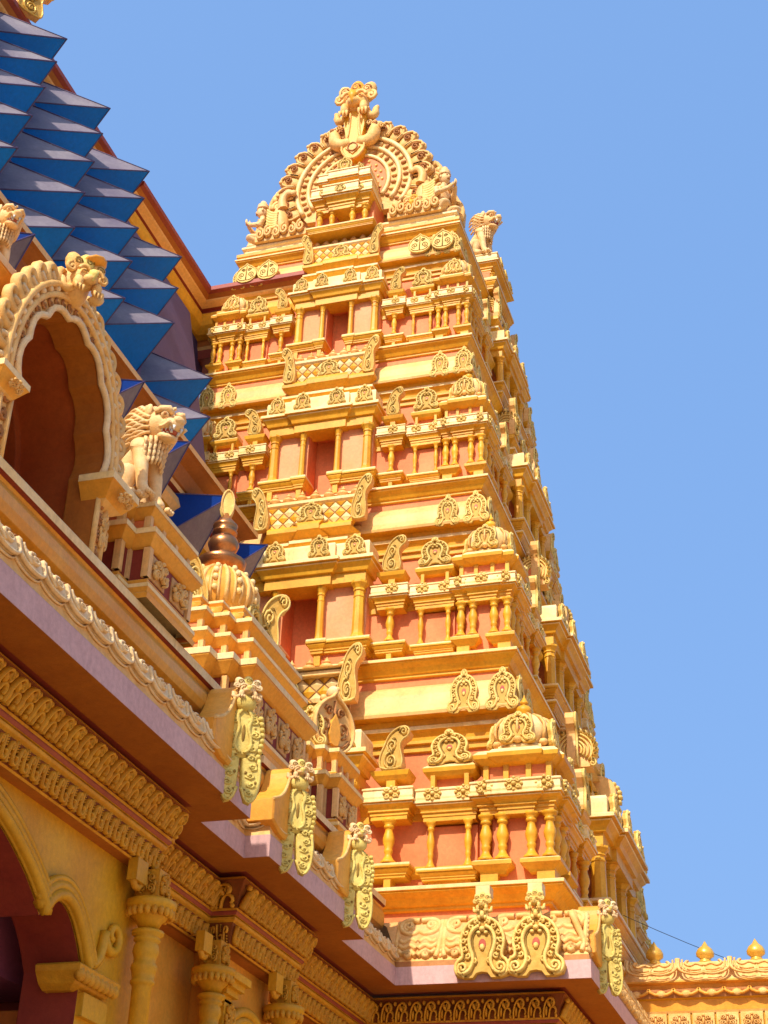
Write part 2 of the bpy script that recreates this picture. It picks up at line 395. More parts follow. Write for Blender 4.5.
# ------------------------------------------------------------------ tower pieces (face-local: x right, -y outward)
def pavilion(tower, F, u, zb, s, sz, depth, name='corner_pavilion', faces=('f','r')):
    """square corner shrine; F = face frame, u = centre"""
    a=.50*s; cy=depth
    M=F@T((u,cy,zb))
    b=MB(); q=(a-.10*s)/2
    for ix in (1,-1):
        for iy in (1,-1):
            pth=[(ix*(a-q)+x,iy*(a-q)+y) for x,y in rect(q,q)]
            if True:
                b.sweep([(ix*(a-q*.75)+x*.55,iy*(a-q*.75)+y*.55) for x,y in rect(q,q)],[(0,0,'gold'),(0,.15*sz,'gold')],True)
                b.sweep(pth,[(-.05*s,.13*sz,'gold'),(-.03*s,.17*sz,'gold'),(.03*s,.22*sz,'gold'),(.05*s,.235*sz,'gold'),(.05*s,.29*sz,'cream'),(.02*s,.31*sz,'cream'),(-.05*s,.325*sz,'cream')],True,top=True,bottom=True)
    c=a-.16*s
    b.sweep(rect(c,c),[(0,0,'salmon'),(0,1.0*sz,'salmon')],True)
    # lintel, cornice and cream roof with broken centre
    b.sweep(rect(a-.04*s,a-.04*s),eave(.955*sz,.465*sz,.13*s),True,bottom=True,top=True)
    b.sweep(rect(a*.45,a+.0*s),eave(.935*sz,.475*sz,.145*s),True,bottom=True,top=True)
    b.sweep(rect(a+.0*s,a*.45),eave(.935*sz,.475*sz,.145*s),True,bottom=True,top=True)
    for k in range(4):
        R=Rz(90*k)
        for x in (-.30,0.,.30) if True else ():
            off=.105*s if x else .13*s
            b.add(ROS, R@T((x*1.25*s,-(a+off)+.005*s,1.205*sz))@Rx(-6)@S(.23*s,.35*s,.21*sz))
    # attic
    c=a-.05*s
    b.sweep(rect(c-.06*s,c-.06*s),[(0,1.42*sz,'salmon'),(0,1.76*sz,'salmon')],True)
    for ix in (-1,-.36,.36,1):
        for iy in (-1,-.36,.36,1):
            if abs(ix)==1 or abs(iy)==1: b.box((ix*.40-.035)*s,(ix*.40+.035)*s,(iy*.40-.035)*s,(iy*.40+.035)*s,1.42*sz,1.74*sz,'gold')
    A1=[(-.05*s,1.67*sz,'gold'),(.0*s,1.685*sz,'gold'),(.09*s,1.74*sz,'gold'),(.10*s,1.80*sz,'cream'),(.04*s,1.87*sz,'cream'),(-.04*s,1.91*sz,'cream')]
    A2=[(d+.03*s,z*1.004,m_) for d,z,m_ in A1]
    b.sweep(rect(c,c),A1,True,bottom=True,top=True)
    b.sweep(rect(c*.5,c+.01*s),A2,True,bottom=True,top=True)
    b.sweep(rect(c+.01*s,c*.5),A2,True,bottom=True,top=True)
    b.box(-c*.62,c*.62,-c*.62,c*.62,1.88*sz,2.02*sz,'cream')
    o=b.build(name,tower,M)
    bal=baluster(.635*sz,.082*s).build('baluster',o,M@T((-.40*s,-.42*s,.325*sz)))
    xs=(-.40,-.19,.17,.40)
    pos=[(x,-.42) for x in xs]
    pos+= [(.42,y) for y in (-.19,.17)] if 'r' in faces else []
    pos+= [(-.42,y) for y in (-.19,.17)] if 'l' in faces else []
    for x,y in pos[1:]: inst('baluster',bal.data,o,M@T((x*s,y*s,.325*sz)))
    d=MB()
    d.lathe([(.35*s,1.93*sz),(.40*s,1.96*sz),(.40*s,2.01*sz),(.32*s,2.05*sz),(.37*s,2.11*sz),(.41*s,2.21*sz),(.40*s,2.34*sz),(.32*s,2.46*sz),(.19*s,2.54*sz),(.11*s,2.56*sz)],(0,0,0),28,'cream',rib=1)
    for k in range(14):
        a=2*PI*(k+.5)/14
        d.ell((.385*s*math.cos(a),.385*s*math.sin(a),2.06*sz),(.07*s,.07*s,.05*sz),'carve',6,4)
        d.tube([(r*s*1.01*math.cos(a),r*s*1.01*math.sin(a),z*sz) for r,z in ((.37,2.11),(.41,2.21),(.40,2.34),(.32,2.46),(.19,2.54))],.022*s,'carve',4)
    d.build('dome',o,M)
    for k in (0,1,3): inst('arch_ornament',ME_KUDU,o,M@Rz(90*k)@T((0,-.37*s,2.0*sz))@Rx(-6)@S(.50*s,.6*s,.42*sz))
    kalasha(.42*sz,.10*s,'gold').build('finial',o,M@T((0,0,2.51*sz)))
    return o

def wall_shrine(tower,F,u,zb,s,sz,proj):
    a=.34*s; M=F@T((u,0,zb)); b=MB()
    b.sweep(U(a,proj),base_mould(.10*sz,.17*sz,.06*s),bottom=True,top=True)
    b.box(-a*.8,a*.8,-proj*.8,.05,0,.1*sz,'gold')
    b.box(-a+.01,a-.01,-proj*.35,.05,.26*sz,.9*sz,'salmon')
    b.sweep(U(a,proj),eave(.935*sz,.465*sz,.10*s),bottom=True,top=True)
    for x in (-.2,.2): b.add(ROS,T((x*s,-proj-.088*s,1.195*sz))@Rx(-6)@S(.23*s,.35*s,.21*sz))
    b.box(-a*.75,a*.75,-proj*.45,.05,1.42*sz,1.6*sz,'salmon')
    for x in (-1,1): b.box(x*.22*s-.03*s,x*.22*s+.03*s,-proj-.02*s,-proj+.06*s,1.42*sz,1.60*sz,'gold')
    b.sweep(U(a*.86,proj),[(-.02*s,1.585*sz,'gold'),(0,1.59*sz,'gold'),(.05*s,1.64*sz,'gold'),(.06*s,1.70*sz,'cream'),(.0,1.76*sz,'cream'),(-.05*s,1.765*sz,'cream')],bottom=True,top=True)
    b.box(-a*.7,a*.7,-proj*.7,.3*s,1.75*sz,1.95*sz,'cream')
    o=b.build('wall_shrine',tower,M)
    bal=baluster(.67*sz,.052*s).build('baluster',o,M@T((-.24*s,-proj+.02*s,.265*sz)))
    inst('baluster',bal.data,o,M@T((.24*s,-proj+.02*s,.265*sz)))
    inst('arch_ornament',ME_KUDU,o,M@T((0,-proj+.03*s,1.745*sz))@Rx(-4)@S(.60*s,.8*s,.47*sz))
    return o
def half_shrine(tower,F,u,zb,s,sz,proj,sgn,w=.24,fin=True):
    a=w*s; M=F@T((u,0,zb)); b=MB()
    b.sweep(U(a,proj),base_mould(.16*sz,.20*sz,.07*s),bottom=True,top=True)
    b.box(-.045*s,.045*s,-proj*.95,.05,0,.17*sz,'gold')
    o=b.build('side_shrine',tower,M); b=MB()
    b.sweep(U(a,proj),eave(.985*sz,.455*sz,.11*s),bottom=True,top=True)
    b.add(ROS,T((.05*s*sgn,-proj-.098*s,1.23*sz))@Rx(-6)@S(.23*s,.35*s,.21*sz))
    b.box(-.06*s,.06*s,-proj*.9,.05,1.45*sz,1.6*sz,'gold')
    b.sweep(U(a*.8,proj*.9),[(0,1.58*sz,'gold'),(.05*s,1.63*sz,'gold'),(.07*s,1.70*sz,'cream'),(-.02*s,1.74*sz,'cream')],bottom=True,top=True)
    b.build('shrine_roof',o,M)
    baluster(.625*sz,.08*s).build('baluster',o,M@T((0,-proj+.03*s,.365*sz)))
    if fin: inst('scroll_fin',ME_FIN,o,M@T((sgn*.02*s,-proj*.6,1.72*sz))@S(sgn*.42*s,.8*s,.62*sz))
    return o
def central(tower,F,zb,s,sz,proj,H,s2,proj2,Hscale,porch=False):
    """central bay with niche; s2/proj2/... place the lattice vault under the next storey (z up to H)"""
    M=F@T((0,0,zb)); b=MB()
    hw=1.24*s; nz=.33*s
    dep=.30*s
    # walls beside niche, panels, recess
    if not porch:
        for sx in (1,-1):
            x0,x1=sorted((sx*nz,sx*(hw-.02*s)))
            b.box(x0,x1,-proj+.17*s,dep,.1*sz,1.72*sz,'pinkpanel')
            b.box(*sorted((sx*(nz-.012*s),sx*nz)),-proj+.165*s,dep,.12*sz,1.62*sz,'salmon')
            pth=[(sx*1.3*s,.05),(sx*1.3*s,-proj),(sx*nz,-proj),(sx*nz,.05)]
            if sx>0: pth=pth[::-1]
            b.sweep(pth,base_mould(.2*sz,.24*sz,.09*s),bottom=True,top=True)
            b.box(*sorted((sx*(nz+.03*s),sx*(hw-.06*s))),-proj+.06*s,.05,.0,.22*sz,'salmon')
            for x in (nz+.1*s,1.12*s): b.box(sx*x-.06*s,sx*x+.06*s,-proj,.05,-.02*sz,.21*sz,'gold')
            # raised block under the inner pilaster
            b.sweep([(sx*.43*s-.11*s,0),(sx*.43*s-.11*s,-proj-.03*s),(sx*.43*s+.11*s,-proj-.03*s),(sx*.43*s+.11*s,0)],base_mould(.19*sz,.27*sz,.072*s),bottom=True,top=True)
        b.box(-nz,nz,dep,dep+.05,0,1.75*sz,'salmon'); b.box(-nz,nz,-proj+.17*s,dep,-.02*sz,.02*sz,'salmon'); b.box(-nz,nz,-proj+.2*s,dep,1.62*sz,1.7*sz,'salmon')
    else:
        b.box(-hw,hw,dep,dep+.05,0,1.75*sz,'maroon')
        b.sweep(U(1.3*s,proj),base_mould(.40*sz,.26*sz,.09*s),bottom=True,top=True)
        b.sweep(U(1.34*s,proj),base_mould(.10*sz,.24*sz,.06*s),bottom=True,top=True)
        b.box(-hw,hw,-proj+.06*s,.05,.0,.42*sz,'salmon')
        b.box(-hw+.03,hw-.03,-proj+.06*s,dep,1.57*sz,1.7*sz,'salmon')
    # entablature
    b.sweep(U(1.24*s,proj),eave2(1.52*sz,.78*sz,.18*s),bottom=True,top=True)
    b.sweep([(-.62*s,0),(-.62*s,-proj-.06*s),(.62*s,-proj-.06*s),(.62*s,0)],eave2(1.50*sz,.795*sz,.19*s),bottom=True,top=True)
    # body behind the next tiers
    zl=H-1.10*Hscale
    yb=.0
    hw2=1.12*s2
    z1=2.30*sz
    n=2; zz=[z1+(zl-z1)*k/2 for k in range(3)]
    zs=Hscale
    b.box(-hw2+.05,hw2-.05,-proj2+.12*s,1.,z1-.1,H-.1,'peach')
    g=zl-z1
    b.sweep(U(hw2-.02*s,proj2-.02*s),[(0,z1,'gold'),(.0,z1+.35*g,'gold'),(.06*s,z1+.4*g,'gold'),(.14*s,z1+.72*g,'gold'),(.16*s,z1+.78*g,'cream'),(.16*s,z1+.93*g,'cream'),(.05*s,z1+1.0*g,'cream')],bottom=True,top=True)
    b.sweep([(-.6*s2,0),(-.6*s2,-proj2-.03*s),(.3*s2,-proj2-.03*s),(.3*s2,0)],[(0,z1,'gold'),(.0,z1+.35*g,'gold'),(.06*s,z1+.4*g,'gold'),(.14*s,z1+.72*g,'gold'),(.16*s,z1+.78*g,'cream'),(.16*s,z1+.94*g,'cream'),(.05*s,z1+1.01*g,'cream')],bottom=True,top=True)
    o=b.build('niche_bay',tower,M)
    # columns
    if porch:
        cc=column(.86*sz,.10*s).build('column',o,M@T((-1.12*s,-proj+.09*s,.665*sz)))
        for x in (-.42,.42,1.12): inst('column',cc.data,o,M@T((x*s,-proj+.09*s,.665*sz)))
    else:
        cc=column(1.09*sz,.105*s).build('column',o,M@T((-1.11*s,-proj+.09*s,.445*sz)))
        inst('column',cc.data,o,M@T((1.11*s,-proj+.09*s,.445*sz)))
        c2=column(1.05*sz,.068*s).build('pilaster',o,M@T((-.42*s,-proj+.07*s,.465*sz)))
        inst('pilaster',c2.data,o,M@T((.42*s,-proj+.07*s,.465*sz)))
    for x in (-1.05,-.42,.42,1.05):
        inst('arch_ornament',ME_KUDU,o,M@T((x*s,-proj-.10*s-(.06*s if abs(x)<.6 else 0),1.975*sz))@Rx(-4)@S(.42*s,.6*s,.38*sz))
    # lattice vault
    v=MB(); zs=Hscale
    zt=zl+.34*zs; lh=.46*zs; lw=1.06*s2
    # underside cornice
    v.sweep(U(lw+.08*s2,proj2),[(-.02,zl,'gold'),(.0,zl+.01,'gold'),(.0,zl+.1*zs,'gold'),(.10*s2,zl+.16*zs,'gold'),(.17*s2,zl+.20*zs,'gold'),(.17*s2,zl+.27*zs,'gold'),(.12*s2,zl+.33*zs,'cream'),(0,zl+.345*zs,'cream')],bottom=True,top=True)
    v.sweep([(-.42*s2,0),(-.42*s2,-proj2-.04*s2),(.42*s2,-proj2-.04*s2),(.42*s2,0)],[(-.02,zl-.01,'gold'),(.0,zl+.0,'gold'),(.0,zl+.1*zs,'gold'),(.10*s2,zl+.16*zs,'gold'),(.17*s2,zl+.20*zs,'gold'),(.17*s2,zl+.30*zs,'gold'),(.12*s2,zl+.38*zs,'cream'),(0,zl+.40*zs,'cream')],bottom=True,top=True)
    v.box(-lw-.02,lw+.02,-proj2-.02*s2,.3,zt-.02,zt+lh,'carvegroove')
    nd=8; dw=2*lw/nd
    for r in range(5):
        for k in range(-1,nd+1):
            cx=-lw+dw*(k+.5)+(dw/2 if r%2 else 0); cz=zt+lh*(r)/4
            pts=[(dw*.44,0),(0,lh*.22),(-dw*.44,0),(0,-lh*.22)]
            poly=[(min(lw,max(-lw,cx+px)),min(zt+lh,max(zt,cz+pz))) for px,pz in pts]
            if max(p[0] for p in poly)-min(p[0] for p in poly)<.02 or max(p[1] for p in poly)-min(p[1] for p in poly)<.02: continue
            q=len(v.v); v.v+=[(x,-proj2-.03*s2,z) for x,z in poly]
            ccx=sum(p[0] for p in poly)/4; ccz=sum(p[1] for p in poly)/4
            v.v.append((ccx,-proj2-.065*s2,ccz))
            # poly is CCW seen from +y? make faces both consistent
            for e in range(4): v.face((q+e,q+4,q+(e+1)%4),'cream' if r%2 else 'gold')
    v.sweep(U(lw+.06*s2,proj2+.02*s2),[(-.05,zt+lh-.01,'cream'),(.0,zt+lh,'cream'),(.05*s2,zt+lh+.04*zs,'cream'),(.05*s2,zt+lh+.1*zs,'cream'),(-.12*s2,zt+lh+.13*zs,'cream')],bottom=True,top=True)
    vo=v.build('lattice_vault',tower,M)
    nf=7; fz=zt+lh+.12*zs; km=None
    for k in range(nf):
        x=-.95*s2+1.9*s2*k/(nf-1)
        MM=M@T((x,-proj2+.12*s2,fz))
        if km is None: km=kalasha(.28*zs,.12*s2,'peach').build('finial',vo,MM).data
        else: inst('finial',km,vo,MM)
    for sx in (1,-1):
        inst('scroll_fin',ME_FIN,vo,M@T((sx*(lw+.07*s2),-proj2-.05*s2,zt-.02))@S(sx*.44*s2,.8*s2,.86*zs))
    inst('arch_ornament',ME_KUDU,vo,M@T((0,-proj2-.09*s2,zt+.05*zs))@S(.62*s2,.6*s2,.36*zs))
    return o

# ------------------------------------------------------------------ the tall tower
XC,YC=-9.0,27.0
ZB=[8.49,12.64,16.40,19.94,23.06]
HWS=[4.75,3.90,3.27,2.84,2.50]
YF=[21.65,22.45,23.0,23.42,23.66]
tower=thing('temple_tower','tall tapering golden temple tower of stacked carved storeys under an arched crest','tower',(XC,YC,0))
def ctr(hw,hd): return [(XC-hw,YC-hd),(XC+hw,YC-hd),(XC+hw,YC+hd),(XC-hw,YC+hd)]
for i in range(5):
    zb=ZB[i]; hw=HWS[i]; hd=YC-YF[i]; R=ctr(hw,hd); s=hw/3.9
    Hp=(ZB[i]-ZB[i-1]) if i else 4.3
    k=Hp/3.76
    # base cornice
    b=MB()
    b.sweep(R,[(-.40*s,zb-.42*k,'salmon'),(-.24*s,zb-.41*k,'salmon'),(-.24*s,zb-.285*k,'gold'),(-.19*s,zb-.275*k,'gold'),(-.19*s,zb-.235*k,'gold'),(-.16*s,zb-.225*k,'gold'),(-.10*s,zb-.15*k,'gold'),(-.03*s,zb-.10*k,'gold'),(-.012,zb-.085*k,'gold'),(-.03,zb-.075*k,'gold'),(-.03,zb-.062*k,'gold'),(0,zb-.055*k,'cream'),(.004,zb-.012,'cream'),(-.03,zb,'cream'),(-.55*s,zb+.004,'cream')],True)
    tag_=b.build('cornice',tower,W[tower]) if False else relocate(b,W[tower]).build('cornice',tower,W[tower])
    if i:
        zt=zb
        b=MB()
        b.sweep(R,[(-.34*s,zt-1.466*k,'gold'),(-.27*s,zt-1.455*k,'gold'),(-.27*s,zt-1.357*k,'gold'),(-.215*s,zt-1.347*k,'gold'),(-.215*s,zt-1.302*k,'gold'),(-.255*s,zt-1.292*k,'gold'),(-.245*s,zt-1.234*k,'gold'),(-.20*s,zt-1.18*k,'gold'),(-.15*s,zt-1.15*k,'cream'),(-.15*s,zt-1.09*k,'gold'),(-.19*s,zt-1.075*k,'gold'),(-.18*s,zt-.98*k,'gold')],True)
        relocate(b,W[tower]).build('moulding',tower,W[tower])
        b=MB()
        b.sweep(R,[(-.20*s,zt-.985*k,'gold'),(.03,zt-.98*k,'peach'),(.045,zt-.93*k,'peach'),(.02,zt-.90*k,'peach'),(-.02,zt-.80*k,'peach'),(-.06*s,zt-.62*k,'peach'),(-.13*s,zt-.48*k,'peach'),(-.24*s,zt-.41*k,'peach'),(-.40*s,zt-.39*k,'salmon')],True)
        relocate(b,W[tower]).build('kapota_band',tower,W[tower])
    if i<4:
        H=ZB[i+1]-zb; sz=H/3.76; hn=HWS[i+1]; hdn=YC-YF[i+1]; sn=hn/3.9
        g=.33*s+.004; gs=1.24*1.12*s-.02
        b=MB()
        def ring(b,wh,pf):
            a,d=wh
            b.sweep([(XC+g,YC-d),(XC+a,YC-d),(XC+a,YC-gs)],pf); b.sweep([(XC+a,YC+gs),(XC+a,YC+d),(XC-a,YC+d),(XC-a,YC-d),(XC-g,YC-d)],pf)
        ring(b,(hw-.36*s,hd-.36*s),[(0,zb-.02,'salmon'),(0,zb+1.2*sz,'salmon')])
        ring(b,(hw-.36*s,hd-.36*s),[(0,zb+.20*sz,'gold'),(.07*s,zb+.24*sz,'gold'),(.09*s,zb+.33*sz,'gold'),(.03*s,zb+.37*sz,'cream'),(-.02,zb+.38*sz,'cream')])
        ring(b,(hw-.36*s,hd-.36*s),[(-.02,zb+1.02*sz,'gold'),(.03*s,zb+1.03*sz,'gold'),(.03*s,zb+1.13*sz,'gold'),(.12*s,zb+1.24*sz,'gold'),(.14*s,zb+1.3*sz,'cream'),(.06*s,zb+1.42*sz,'cream'),(-.9*s,zb+1.425*sz,'cream')])
        ring(b,(hn-.32*sn,hdn-.32*sn),[(0,zb+1.3*sz,'salmon'),(0,zb+H-1.25*sz,'salmon')])
        ring(b,(hn-.32*sn,hdn-.32*sn),[(.01,zb+1.50*sz,'gold'),(.05*s,zb+1.53*sz,'gold'),(.05*s,zb+1.57*sz,'gold'),(.10*s,zb+1.62*sz,'gold'),(.11*s,zb+1.66*sz,'cream'),(.0,zb+1.71*sz,'cream')])
        relocate(b,W[tower]).build('wall',tower,W[tower])
TOPZ=ZB[4]
for fi,(nm,F0) in enumerate((('front',None),('side',None))):
    for i in range(4):
        zb=ZB[i]; H=ZB[i+1]-zb; sz=H/3.76; hw=HWS[i]; hd=YC-YF[i]; s=hw/3.9; sn=HWS[i+1]/3.9
        if nm=='front':
            F=T((XC,YF[i]+.36*s,0))        # wall plane of this storey
            half=hw; dn=YF[i+1]-YF[i]
        else:
            F=T((XC+hw-.36*s,YC,0))@Rz(90); half=hd; dn=HWS[i]-HWS[i+1]
        p_c=.36*s+.02
        if nm=='front':
            for sx in (1,-1):
                pavilion(tower,F,sx*(half-.06*s-.53*s),zb,s,sz,.22*s,faces=('r','l'))
                wall_shrine(tower,F,sx*2.44*s,zb,s,sz,.20*s)
                half_shrine(tower,F,sx*1.66*s,zb,s,sz,.24*s,sx)
                for x in (3.02,3.66):
                    inst('arch_ornament',ME_KUDU,tower,T((XC+sx*x*sn,YF[i+1]+.0,zb+H-1.02*sz))@Rx(-4)@S(.56*sn,.55*sn,.60*sz))
            central(tower,F,zb,s,sz,p_c,H,sn,.36*s-dn+.16*sn,sz)
        else:
            for sx in (1,-1):
                wall_shrine(tower,F,sx*(half-1.46*s),zb,s,sz,.18*s)
                half_shrine(tower,F,sx*(half-2.24*s),zb,s,sz,.22*s,sx)
                for q in (.34,.98):
                    inst('arch_ornament',ME_KUDU,tower,T((XC+HWS[i+1]-.03,YC+sx*(YC-YF[i+1]-q*sn),zb+H-1.02*sz))@Rz(90)@Rx(-4)@S(.56*sn,.55*sn,.60*sz))
            sw=1.12*s
            vo=central(tower,F,zb,sw,sz,p_c-.04*s,H,sn*1.05,.36*s-dn+.16*sn,sz,porch=True)
            for sx in (1,-1):   # horseshoe gable ends of the porch vault
                inst('gable_end',ME_GAB,vo,F@T((sx*1.20*sn,.12*sn,zb+H-.80*sz))@Rz(90*sx)@S(.78*sn,1.1*sn,.68*sz))
# ---- top platform & crest
R=ctr(2.5,YC-23.66)
b=MB()
b.sweep(R,[(-.2,23.0,'gold'),(-.12,23.06,'gold'),(-.02,23.12,'gold'),(-.02,23.2,'cream'),(-.14,23.24,'cream'),(-.14,23.36,'cream'),(-.09,23.39,'cream'),(-.09,23.44,'cream'),(-.2,23.46,'cream')],True,top=True)
relocate(b,W[tower]).build('platform',tower,W[tower])
for sx in (1,-1):
    for x in (1.67,2.16): inst('leaf_ornament',ME_LEAF,tower,T((XC+sx*x,23.60,22.3))@Rx(-4)@S(.50,.5,.52))
# attic shrine before the arch
b=MB(); M=T((XC,23.9,23.2))@S(.84,1,1)
b.sweep(U(.85,.58),base_mould(-.12,.16,.04),bottom=True,top=True)
b.box(-.78,-.2,-.35,.3,.1,.85,'salmon'); b.box(.2,.78,-.35,.3,.1,.85,'salmon'); b.box(-.2,.2,.0,.3,.1,.85,'maroon')
b.sweep(U(.68,.52),eave(.46,.62,.15),bottom=True,top=True)
b.sweep([(-.34,0),(-.34,-.58),(.34,-.58),(.34,0)],eave(.445,.64,.16),bottom=True,top=True)
b.sweep(U(.56,.42),eave(1.05,.5,.16),bottom=True,top=True)
b.sweep([(-.26,0),(-.26,-.48),(.26,-.48),(.26,0)],eave(1.04,.53,.16),bottom=True,top=True)
b.box(-.4,.4,-.3,.1,1.5,1.72,'peach')
ko=b.build('attic_shrine',tower,M)
bl=baluster(.44,.085).build('baluster',ko,M@T((-.60,-.49,.04)))
for x in (-.27,.27,.60): inst('baluster',bl.data,ko,M@T((x,-.49,.04)))
for x in (-.45,0,.45): inst('leaf_ornament',ME_LEAF,ko,M@T((x,-.72 if x==0 else -.66,.80))@Rx(-12)@S(.3,.4,.24))
inst('arch_ornament',ME_KUDU,ko,M@T((0,-.52,1.5))@S(.5,.5,.36))
for sx in (1,-1): inst('arch_ornament',ME_KUDU,ko,M@T((sx*.38,-.45,1.42))@S(.3,.4,.3))
# barrel roof
CZ=24.92
b=MB(); n=24
def arcpts(r,a0=-28,a1=208,n=24): return [(r*math.cos(math.radians(a0+(a1-a0)*k/n)),CZ+r*math.sin(math.radians(a0+(a1-a0)*k/n))) for k in range(n+1)]
pts=arcpts(1.45)+[]
q=len(b.v)
for (x,z) in pts: b.v+=[(XC+x,24.15,z),(XC+x,27.6,z)]
for k in range(len(pts)-1): b.face((q+2*k,q+2*k+2,q+2*k+3,q+2*k+1),'peach',True)
for x0 in (-1.35,): b.box(XC-1.35,XC+1.35,24.3,27.5,23.4,24.4,'peach')
relocate(b,W[tower]).build('barrel_roof',tower,W[tower])
# crest arch
b=MB(); M=T((XC,24.0,CZ))
disc=[(1.36*math.cos(math.radians(a)),1.36*math.sin(math.radians(a))) for a in range(-40,221,10)]
b.plate(disc,-.0,.18,'carve')
for r,w in ((1.31,.055),(1.05,.05),(.80,.045)):
    b.tube([(r*math.cos(math.radians(a)),-.03,r*math.sin(math.radians(a))) for a in range(-35,216,6)],w,'cream',6)
for rr,nn in ((1.18,30),(.92,22)):
    for k in range(nn):
        a=math.radians(-32+244*k/(nn-1)); 
        b.ell((rr*math.cos(a),-.02,rr*math.sin(a)),(.05,.04,.07),'carve' if k%2 else 'carvegroove',6,3,Ry(90-math.degrees(a)))
b.plate([(.74*math.cos(math.radians(a)),.74*math.sin(math.radians(a))) for a in range(-40,221,10)],-.02,.02,'salmon')
for r in range(6):
    for k in range(13):
        a=math.radians(-30+20*k+(10 if r%2 else 0)); rr=.20+.09*r
        b.ell((rr*math.cos(a),-.03,rr*math.sin(a)),(.035,.03,.035),'stucco',5,3)
co=b.build('crest_arch',tower,M)
# leaf border
lf=MB()
lf.ell((0,0,.22),(.17,.09,.27),'carve',10,6)
lf.tube([(x,-.08,z) for x,z in sm([(-.13,.05),(-.15,.28),(0,.46),(.15,.28),(.13,.05)],1)],.03,'carve',5)
lf.tube(spiral(.0,.24,.09,1.4,PI/2,1,10,-.10),.025,'carvegroove',4)
lf.ell((.06,-.09,.40),(.05,.04,.05),'carve',6,4)
LM=None
for k in range(19):
    a=-24+228*k/18
    if 86<a<94: continue
    sg=1 if a<90 else -1
    MM=M@Ry(-(a-90))@T((0,.02,1.33))@Ry(0)@S(sg*1.12,1.2,1.0)
    if LM is None: LM=lf.build('leaf',co,MM).data
    else: inst('leaf',LM,co,MM)
# kirtimukha lion mask on the crest
def lion_mask(front='carve',gold='gold',dark='carvegroove',pendant=True):
    m=MB()
    if pendant:
        m.plate(mirror([(0,0.45),(.32,.42),(.24,.02),(.18,-.35),(.26,-.52),(.27,-.68),(.15,-.86),(0,-.92)]),-.2,.15,gold)
        m.plate([(.17*math.cos(a),-.62+.17*math.sin(a)) for a in [PI/2*i for i in range(4)]],-.23,-.15,front)
        m.tube([(.11*math.cos(a),-.24,-.62+.11*math.sin(a)) for a in [PI/4*i for i in range(8)]],.02,dark,4,True)
        for sx in (1,-1): m.tube([(sx*x,-.21,z) for x,z in sm([(.10,.3),(.11,-.1),(.14,-.35),(.25,-.52),(.26,-.68),(.14,-.86),(0,-.91)],1)],.03,front,5)
        for sx in (1,-1): # makara heads curling outward
            m.tube([(sx*x,-.15,z) for x,z in sm([(.1,-.42),(.26,-.48),(.42,-.42),(.46,-.24),(.50,-.10),(.64,-.08)],2)],[.1,.12,.14,.15,.13,.08,.03],front,8)
            m.ell((sx*.50,-.24,-.10),(.05,.05,.05),dark,6,4)
            for k in range(4): m.tube([(sx*p[0],p[1],p[2]) for p in spiral(.34+.1*k,-.02-.05*k,.07,1.2,0,1,8,-.2)],.022,front,4)
    m.ell((0,-.12,.60),(.29,.24,.25),front,14,9)       # skull
    m.ell((0,-.33,.50),(.15,.16,.11),front,10,7)       # muzzle
    m.lathe([(.10,.10),(.08,.0),(.03,-.10),(.005,-.15)][::-1],(0,-.44,.54),8,gold)         # nose
    for sx in (1,-1):
        m.ell((sx*.14,-.31,.66),(.055,.05,.05),front,8,6); m.ell((sx*.14,-.35,.66),(.025,.02,.022),dark,6,4)
        m.tube([(sx*x,-.35,z) for x,z in sm([(.04,.70),(.12,.77),(.23,.75),(.29,.64)],1)],.04,front,6)
        m.tube([(sx*p[0],p[1],p[2]) for p in spiral(.36,.72,.12,1.4,PI/2,-1,12,-.2)],.045,front,5)
        m.tube([(sx*x,-.1,z) for x,z in sm([(.24,.30),(.36,.22),(.45,.28),(.44,.40),(.50,.48)],1)],[.10,.10,.09,.07,.03],front,6)
        m.ell((sx*.22,-.28,.36),(.10,.12,.17),front,8,5)           # paw
        for k in range(3): m.lathe([(.005,-.14),(.03,-.04),(.035,.03)],(sx*(.14+.08*k),-.36,.24),6,front)
    for k in (-1,0,1):
        m.ell((k*.25,-.10,.98 if k==0 else .90),(.18,.17,.27),gold if k==0 else front,10,7,Ry(k*24))
        m.tube(spiral(k*.26,.99 if k==0 else .91,.10,1.4,0,1,12,-.25),.022,dark,4)
    return m
ME_MASK=protomesh(lion_mask(),'lion_mask')
inst('lion_mask',ME_MASK,tower,T((XC,23.98,26.50))@S(1.02,1.0,1.12))
# S-scrolls and wings flanking the arch
def wing():
    m=MB()
    m.ell((0,0,.42),(.20,.16,.40),'peach',10,7,Ry(-12))
    m.tube([(x,-.05,z) for x,z in sm([(.05,.7),(.0,.95),(.12,1.12),(.26,1.08)],2)],[.13,.11,.085,.08,.05],'peach',8)
    m.ell((.27,-.05,1.08),(.09,.07,.07),'peach',8,5)
    for k in range(7):
        m.tube([(x,-.14,z) for x,z in sm([(-.02,.25+.05*k),(-.16,.22+.06*k),(-.26,.26+.065*k),(-.30,.32+.065*k)],1)],[.05,.05,.045,.045,.04,.035,.03,.02],'stucco',5)
    for k in range(3): m.tube(spiral(-.30+.03*k,.1+.02*k,.22-.05*k,1.1,PI,1,12,-.12),.04,'carve',5)
    m.ell((0,0,.06),(.42,.2,.10),'carve',10,5)
    return m
ME_WING=protomesh(wing(),'peacock')
for sx in (1,-1): inst('peacock_relief',ME_WING,tower,T((XC+sx*1.62,23.9,23.62))@S(-sx*.95,.9,1.15))
def foam():
    m=MB()
    for k in range(6):
        m.tube(spiral(-.75+.3*k,.16+.05*(k%2),.16,1.5,PI/2,(1 if k%2 else -1),14,-.12),.045,'carve',5)
    m.box(-.95,.95,-.08,.1,0,.16,'carve')
    return m
FO=foam()
